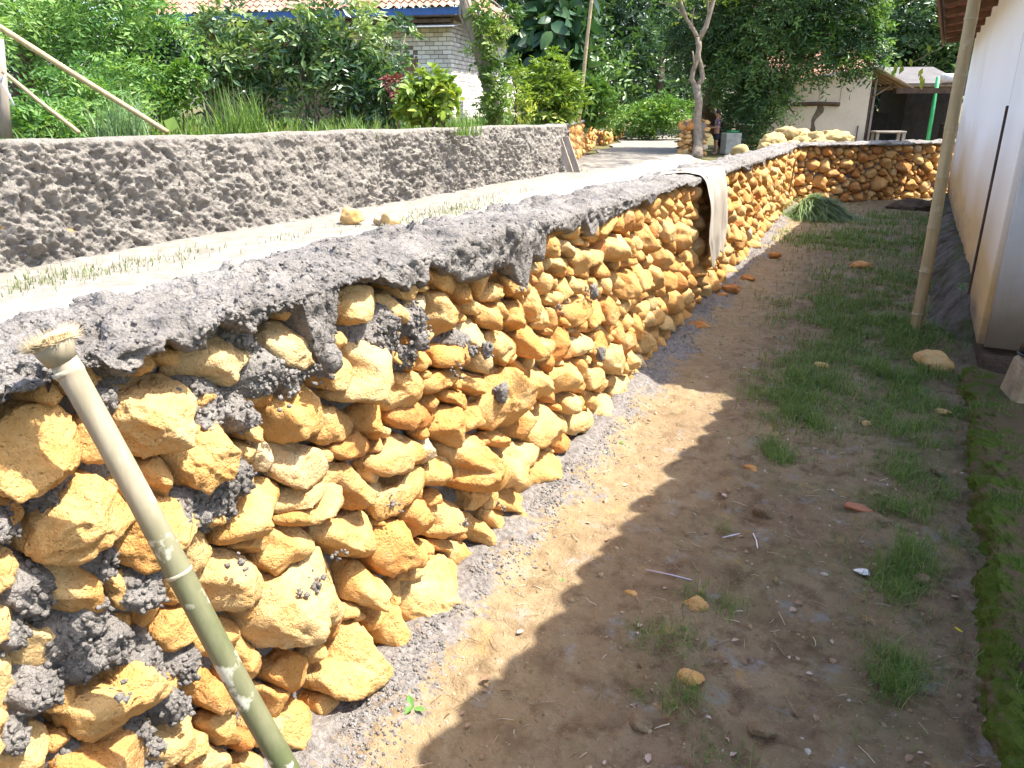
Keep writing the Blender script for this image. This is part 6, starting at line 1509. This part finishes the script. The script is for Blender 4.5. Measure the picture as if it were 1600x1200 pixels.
# slender forked tree by the pillar
def forked():
    d = 23.9; P = lambda u, v, dd=0: at(u, v, d + dd); b = on(1090, 246, 0.36); root = thing('forked_tree', tuple(b), 'slender pale tree with a looped forked trunk beside the road', 'tree')
    m = MB()
    for pts, rr in [([b, P(1090, 225), P(1089, 190), P(1092, 160), P(1088, 132)], [.17, .135, .125, .115, .12]), ([P(1088, 136), P(1081, 124), P(1083, 110), P(1089, 95), P(1092, 75), P(1091, 58)], [.085, .075, .07, .07, .085, .09]), ([P(1089, 136), P(1098, 122), P(1096, 105), P(1092, 90), P(1092, 74)], [.085, .075, .065, .06, .06]),
                    ([P(1091, 60), P(1084, 48), P(1072, 28), P(1064, 6), P(1055, -25)], [.075, .06, .05, .05, .04]), ([P(1092, 62), P(1103, 42), P(1110, 18), P(1115, 0), P(1118, -30)], [.09, .075, .065, .06, .05]), ([P(1102, 44), P(1108, 20), P(1105, -5), P(1103, -25)], [.05, .045, .045, .04]), ([P(1084, 48), P(1081, 32), P(1085, 12)], [.03, .022, .015]), ([P(1086, 110, -.1), P(1083, 85, -.15), P(1082, 80, -.15)], [.03, .025, .02]), ([P(1070, 25), P(1050, 8), P(1030, 4)], [.03, .02, .012]), ([P(1095, 110), P(1102, 102)], [.03, .022])]:
        V, F = tube(pts, rr, 9); V = V + 0.012 * fbm(V, 5, 3, 3)[:, None]; m.add(V, F)
    m.build('trunk', MAT['bark'], root, True)
    foliage('crown', root, [A3(1075, 35, d - .3, 12, 10), A3(1082, 48, d - .3, 8, 6), A3(1060, -30, d, 60, 25), A3(1130, -30, d, 50, 25), A3(1000, -18, d, 40, 18), (np.array([-2.6, 24.0, 7.6]), (1.7, 1.6, 1.0)), (np.array([-4.4, 22.2, 7.9]), (1.6, 1.5, 0.9)), (np.array([-3.4, 20.6, 7.4]), (1.5, 1.3, 0.8)), (np.array([-1.4, 22.0, 7.8]), (1.5, 1.4, 0.9)), (np.array([-5.6, 24.6, 7.9]), (1.5, 1.3, 0.9))], LF['yellow'], 71, 1100, k=7, L=0.3, ll=0.12, lw=0.055)
forked()
# dark mango tree
mb_ = on(1102, 236, 0.36) + (0.3, 3.0, 0)
tree('mango_tree', 'large dark mango tree spreading over the cream house', 'tree', mb_, ([mb_, at(1104, 170, 27.5), at(1125, 120, 27), at(1150, 60, 26), at(1180, 10, 25)], [.34, .27, .22, .18, .12]),
     [A3(1130, 30, 26, 85, 45), A3(1215, 20, 25, 90, 50), A3(1300, 30, 24.5, 65, 45), A3(1190, 90, 25, 70, 40), A3(1265, 80, 24.5, 50, 34), A3(1340, 75, 24.2, 38, 35), A3(1150, 120, 26, 55, 35), A3(1195, 138, 25, 36, 26), A3(1178, 165, 25.5, 40, 22), A3(1350, 20, 24.5, 30, 35), A3(1230, 160, 24.6, 12, 20), A3(1095, 70, 26.5, 45, 45), A3(1205, 182, 25, 14, 14), A3(1165, 195, 26.5, 30, 25), A3(1250, -20, 25, 120, 25)],
     'mango', 81, 5200, limb=0.07, k=9, L=0.42, ll=0.17, lw=0.05, droop=0.55, tvar=0.3, tbase=0.42, shell=0.62)
bush('sunlit_mango_leaves', 'brighter leaves painting sunlight on the right side of the mango tree', 24.0, [(1350, 40, 28, 30), (1330, 95, 24, 22), (1372, 85, 14, 20), (1290, 60, 25, 20), (1360, 10, 25, 15)], 'bright', 83, 330, 5, 2.5, 'foliage', k=8, L=0.35, ll=0.16, lw=0.05, droop=0.5)  # added leaf clumps in a brighter green, painting the sunlit crown edge
# woodland behind everything: reads as one mass
wl = []
for u, v, d, du, dv in [(880, 60, 38, 70, 80), (960, 40, 40, 70, 80), (1010, 110, 37, 60, 60), (930, 130, 36, 60, 45), (860, 130, 37, 60, 50), (1060, 60, 42, 70, 80), (1000, 0, 44, 120, 50), (1150, 40, 46, 90, 90), (1250, 60, 48, 90, 90), (1400, 60, 46, 70, 80), (1460, 110, 45, 60, 60), (1440, 20, 44, 80, 60), (1390, 130, 48, 50, 40), (1510, 60, 46, 50, 90), (1050, 150, 40, 60, 35), (1120, 140, 44, 60, 45), (1380, 0, 46, 60, 40), (1330, 130, 50, 70, 50), (1560, 40, 46, 70, 90)]:
    wl.append(A3(u, v, d, du, dv))
wood = foliage('woodland', None, wl, LF['forest'], 91, 9500, k=7, L=0.7, ll=0.34, lw=0.16, droop=0.35, tvar=0.30, tbase=0.40, shell=0.35); tag(wood, 'dense dark woodland filling the background behind the road', 'woodland', kind='stuff')
wl = [A3(u, v, d, du, dv) for u, v, d, du, dv in [(40, 40, 32, 90, 70), (170, 30, 33, 90, 70), (300, 20, 36, 80, 60), (420, 0, 40, 90, 50), (100, 110, 30, 90, 50), (230, 100, 33, 70, 50), (560, -30, 42, 120, 40), (720, -30, 42, 100, 60), (820, 0, 40, 60, 60), (340, 80, 34, 60, 50), (-60, 60, 30, 80, 90)]]
wood2 = foliage('woodland', None, wl, LF['forest'], 93, 4200, k=7, L=0.6, ll=0.30, lw=0.13, droop=0.35, tvar=0.2, tbase=0.02, shell=0.35); tag(wood2, 'green woodland behind the garden on the left', 'woodland', kind='stuff')
# trunks one can tell apart in the wood
for (u0, v0, u1, v1, d, rr, lb) in [(905, 150, 900, 40, 35, .13, 'thin dark trunk at the edge of the wood left of the tall bamboo'), (1028, 165, 1035, 90, 36, .16, 'dark upright trunk in the wood behind the road bend')]:
    rt = thing('tree_trunk', at(u0, v0 + 30, d), lb, 'tree trunk'); V, F = tube([at(u0, v0 + 35, d), at((u0 * .6 + u1 * .4), (v0 * .6 + v1 * .4), d), at(u1, v1, d)], [rr * 1.2, rr, rr * .7], 8); mk('trunk', V, F, MAT['darkbark'], rt, True)
# broad-leaved tree left of the road
tk_ = at(868, 190, 25)
tree('broadleaf_tree', 'tree with very large drooping dark leaves beside the brick house', 'tree', tk_, ([tk_, at(870, 120, 25), at(862, 40, 25), at(855, -20, 25)], [.14, .12, .10, .07]), [A3(855, 20, 24.5, 40, 40), A3(880, 60, 24.5, 30, 35), A3(845, 75, 24.8, 28, 30), A3(890, 15, 25, 25, 40), A3(865, 100, 25, 30, 20)], 'teak', 101, 150, k=5, L=0.6, ll=0.55, lw=0.34, droop=0.9, tbase=0.45, tvar=0.35, limb=0.04, big=True)
bush('young_tree', 'young yellow-green leafy sapling right of the brick house', 19.5, [(860, 100, 22, 14), (850, 130, 30, 20), (875, 140, 30, 25), (835, 150, 20, 20), (890, 160, 22, 20), (855, 170, 35, 18)], 'yellow', 103, 420, 6, 1.2, 'shrub', k=9, L=0.3, ll=0.17, lw=0.06, droop=0.25, tbase=0.42)
bush('roadside_shrub', 'bright green roadside shrub behind the retaining wall', 24.5, [(915, 150, 25, 30), (935, 160, 22, 25), (900, 170, 25, 20), (950, 175, 16, 15)], 'bright', 105, 420, 5, 1.2, 'shrub', k=8, L=0.35, ll=0.18, lw=0.08)
bush('verge_bush', 'low dense bushes where the road bends left', 34, [(985, 185, 35, 18), (1020, 182, 35, 20), (1050, 180, 30, 22), (1000, 198, 30, 10), (1035, 165, 25, 15)], 'bright', 107, 700, 5, 0.4, 'shrub', k=8, L=0.4, ll=0.16, lw=0.07, tbase=0.3)
# left garden: feathery tree, dark bush, cassava-like shrubs
ft = at(35, 205, 15)
tree('feathery_tree', 'spreading feathery-leaved tree at the top left', 'tree', ft, ([ft, at(38, 130, 15), at(45, 60, 15), at(60, 0, 15)], [.22, .19, .16, .10]), [A3(40, 20, 14.5, 60, 30), A3(120, 15, 14, 55, 28), A3(190, 25, 13.5, 50, 25), A3(240, 20, 13.5, 35, 22), A3(95, 50, 14, 45, 12), A3(165, 62, 14, 38, 10), A3(5, 75, 14.2, 25, 15), A3(0, 20, 13, 40, 30), A3(225, 48, 13.5, 30, 10)], 'feather', 111, 420, limb=0.05, k=18, L=0.80, ll=0.125, lw=0.042, droop=0.55, tbase=0.5, side=1.0, fwd=0.35)
bush('dark_bush', 'dark glossy bush between the feathery tree and the big shrubs', 17.5, [(230, 70, 35, 35), (215, 110, 28, 25), (250, 100, 25, 30), (240, 140, 25, 25)], 'mango', 113, 420, 5, 1.2, 'bush', k=9, L=0.35, ll=0.15, lw=0.055, tbase=0.08)
for i, (u, v, d, lb) in enumerate([(110, 130, 11.5, 'feathery bright shrub below the feathery tree'), (160, 160, 11.2, 'feathery shrub between the two bamboo props'), (60, 180, 10.5, 'feathery low shrub at the left behind the rendered wall'), (190, 120, 12.5, 'feathery shrub in front of the dark bush'), (100, 195, 10.2, 'low feathery plant under the lower prop')]):
    bush('feathery_shrub', lb, d, [(u, v, 32, 20), (u + 18, v + 15, 25, 15), (u - 18, v + 14, 25, 14)], 'feather', 120 + i * 3, 85, 4, 1.2, 'shrub', k=14, L=0.48, ll=0.11, lw=0.040, droop=0.5, tbase=0.55, side=1.0, fwd=0.35)
bush('weedy_shrub', 'leafy weeds around the small white table in the garden', 15, [(245, 130, 25, 18), (265, 150, 25, 14), (290, 120, 15, 20)], 'bright', 137, 260, 4, 1.2, 'shrub', k=8, L=0.25, ll=0.11, lw=0.055)
wt = thing('garden_table', tuple(at(288, 145, 15.5)), 'small white-topped table deep in the left garden', 'table')
V, F = cbox(at(287, 124, 15.5), 0.16, 0.16, 0.015, zrot(0.3)); mk('tabletop', V, F, MAT['zinc'], wt, False)
for du in (-9, 9): V, F = tube([at(287 + du, 125, 15.5), at(287 + du, 165, 15.5)], 0.012, 5); mk('leg', V, F, MAT['greywood'], wt, True)
# shrubs in front of the brick house
SH = [('tall shrub with arching branches before the left of the brick house', 17.5, [(330, 60, 28, 28), (320, 110, 25, 30), (350, 95, 25, 25), (300, 80, 12, 20), (345, 15, 14, 22)], 'shrub', 520),
      ('broad glossy shrub in front of the plank wall', 17.0, [(400, 90, 35, 30), (380, 130, 35, 25), (430, 120, 26, 26), (395, 50, 16, 16), (370, 30, 10, 16)], 'shrub', 640),
      ('dense shrub before the brick house middle', 16.5, [(480, 60, 32, 30), (470, 110, 35, 30), (510, 90, 25, 28), (490, 150, 30, 22), (455, 70, 14, 22), (470, 15, 12, 20)], 'shrub', 660),
      ('shrub with long shoots reaching up to the blue fascia', 16.8, [(545, 70, 28, 26), (560, 110, 35, 25), (575, 50, 12, 30), (600, 85, 20, 12), (550, 150, 30, 20), (515, 15, 10, 22)], 'shrub', 620),
      ('dark glossy shrub left of the house door', 16.2, [(590, 120, 24, 22), (608, 152, 20, 18), (580, 155, 26, 22), (628, 55, 16, 6)], 'shrub', 480)]
for i, (lb, d, cl, m, n) in enumerate(SH):
    bush('garden_shrub', lb, d, cl, m, 141 + i * 5, int(n * 0.30), 13, 1.2, 'shrub', 'bark', 0.028, k=10, L=0.45, ll=0.19, lw=0.075, droop=0.4, tvar=0.65, tbase=0.58, shell=0.5)
bush('guava_sapling', 'yellow-green broad-leaved sapling in front of the brick corner', 14.5, [(675, 125, 14, 12), (650, 145, 18, 12), (690, 150, 18, 14), (665, 165, 25, 15), (640, 170, 14, 14), (700, 135, 8, 8)], 'yellow', 171, 150, 5, 1.2, 'shrub', k=7, L=0.22, ll=0.17, lw=0.075, droop=0.3, big=True)
bush('red_leaf_plant', 'small plant with dark red leaves beside the yellow-green sapling', 15.2, [(618, 135, 8, 10)], 'red' if 'red' in LF else 'shrub', 173, 20, 2, 1.2, 'plant', k=6, L=0.15, ll=0.14, lw=0.04)
# small leaning tree wrapped in climbers at the brick corner
vt_ = at(775, 195, 17)
tree('vine_tree', 'leaning grey tree wrapped in climbing leaves before the brick side wall', 'tree', vt_, ([vt_, at(765, 140, 17), at(752, 90, 17), at(736, 35, 17), at(722, -20, 17)], [.16, .14, .13, .13, .12]), [A3(765, 60, 16.8, 15, 18), A3(762, 100, 16.8, 10, 14), A3(785, 45, 16.8, 14, 10), A3(775, 125, 16.8, 9, 20), A3(780, 160, 16.8, 11, 18), A3(765, 172, 16.8, 14, 16), A3(750, 20, 16.8, 12, 16), A3(800, 25, 17, 10, 8), A3(738, 75, 16.8, 6, 9)], 'weed', 181, 330, 'bark', 0.03, k=7, L=0.22, ll=0.12, lw=0.055, droop=0.4, tbase=0.5)
bush('yellow_weeds', 'yellowish tall weeds at the foot of the brick side wall', 18, [(810, 140, 14, 25), (815, 170, 20, 15), (800, 110, 7, 14)], 'yellow', 185, 110, 4, 1.2, 'plant', k=7, L=0.25, ll=0.12, lw=0.04)
# lemongrass and tall grass along the top of the garden
def clump(label, u, v, d, n, h, w, spread, m='lemon', name='lemongrass_clump', lean=1.1):
    p = at(u, v, d); p[2] = min(p[2], 1.28); r = np.random.default_rng(int(u * 7 + v)); root = thing(name, p, label, 'grass clump')
    q = np.column_stack([r.normal(0, spread, n) + p[0], r.normal(0, spread, n) + p[1], np.full(n, p[2])]); blades(r, q, h, w, lean, LF[m], 'blades', 5, (0.1, 1.0), root)
clump('blue-green lemongrass clump between the bamboo props', 170, 205, 9.8, 130, 0.62, 0.0075, 0.09)
clump('lemongrass clump right of the upper prop', 205, 203, 9.9, 110, 0.62, 0.0075, 0.09)
clump('tall green grass clump behind the rendered wall left of centre', 360, 198, 10.5, 120, 0.72, 0.007, 0.10, 'weed', 'grass_clump')
clump('green grass clump beside the tall grass clump', 395, 197, 10.8, 120, 0.66, 0.007, 0.11, 'weed', 'grass_clump')
clump('grass tuft before the brick corner', 728, 190, 13.5, 90, 0.42, 0.007, 0.12, 'weed', 'grass_clump')
clump('spiky grass tuft before the dark shrub', 555, 192, 12.0, 90, 0.40, 0.007, 0.14, 'weed', 'grass_clump')
tl = thing('taro_plant', tuple(at(270, 205, 9.6)), 'single broad light-green taro leaf behind the wall', 'plant')
r_ = np.random.default_rng(5); V, F = leaf_quads(np.array([at(272, 182, 9.5)]), unit(np.array([[-0.2, -0.3, -0.8]])) , unit(np.array([[0.6, -0.7, 0.4]])), 0.20, 0.17); mk('leaf', V, F, LF['bright'], tl, False, np.full(4, 0.9)); V, F = tube([at(272, 207, 9.6), at(272, 183, 9.5)], 0.006, 5); mk('stem', V, F, LF['bright'], tl, True, np.full(len(V), 0.6))
def garden_weeds():
    r = np.random.default_rng(55); n = 7000; t = r.uniform(0, 1, n); Y = 3.5 + t * 24; X = garden_edge(Y) - 0.30 - np.abs(r.normal(0, 1.6, n)); P = np.column_stack([X, Y, np.full(n, 1.19)])
    ok = fbm(P, 1.1, 2, 3) > -0.05; o = blades(r, P[ok], 0.25, 0.008, 1.2, LF['weed'], 'garden_weeds', 3, (0.2, 1.0)); tag(o, 'tall weeds and grass along the garden edge behind the rendered wall', 'grass', kind='stuff')
    n = 12000; X = r.uniform(-26, -8, n); Y = r.uniform(6, 30, n); P = np.column_stack([X, Y, np.full(n, 1.2)]); ok = (X < garden_edge(Y) - 0.4); P = P[ok]
    o = blades(r, P, 0.34, 0.014, 1.2, LF['weed'], 'garden_grass', 3, (0.1, 0.9)); tag(o, 'rough grass covering the left garden', 'grass', kind='stuff')
garden_weeds()
# twig with a few leaves hanging below the eave
tw = thing('hanging_twig', tuple(at(1470, 78, 9)), 'thin twig with a few yellowing leaves hanging near the eave', 'twig')
V, F = tube([at(1482, 68, 9), at(1450, 85, 9), at(1430, 96, 9), at(1418, 100, 9)], 0.005, 5); mk('stem', V, F, MAT['wood'], tw, True)
for u, v, ti, sg in [(1405, 98, .55, 1), (1412, 108, .5, -1), (1398, 105, .6, 1), (1422, 97, .7, 1), (1442, 112, 1, -1), (1438, 122, 1, 1), (1445, 128, 1, -1), (1438, 132, .95, 1), (1450, 75, .6, 1), (1400, 112, .5, -1)]:
    p = np.array([at(u, v - 6, 9)]); T = unit(np.array([[0.3 * sg, 0.1, -0.9]])); V, F = leaf_quads(p, T, unit(np.array([[0.3, -0.9, 0.2]])), 0.10, 0.05); mk('leaf', V, F, LF['yellow'], tw, False, np.full(4, ti))
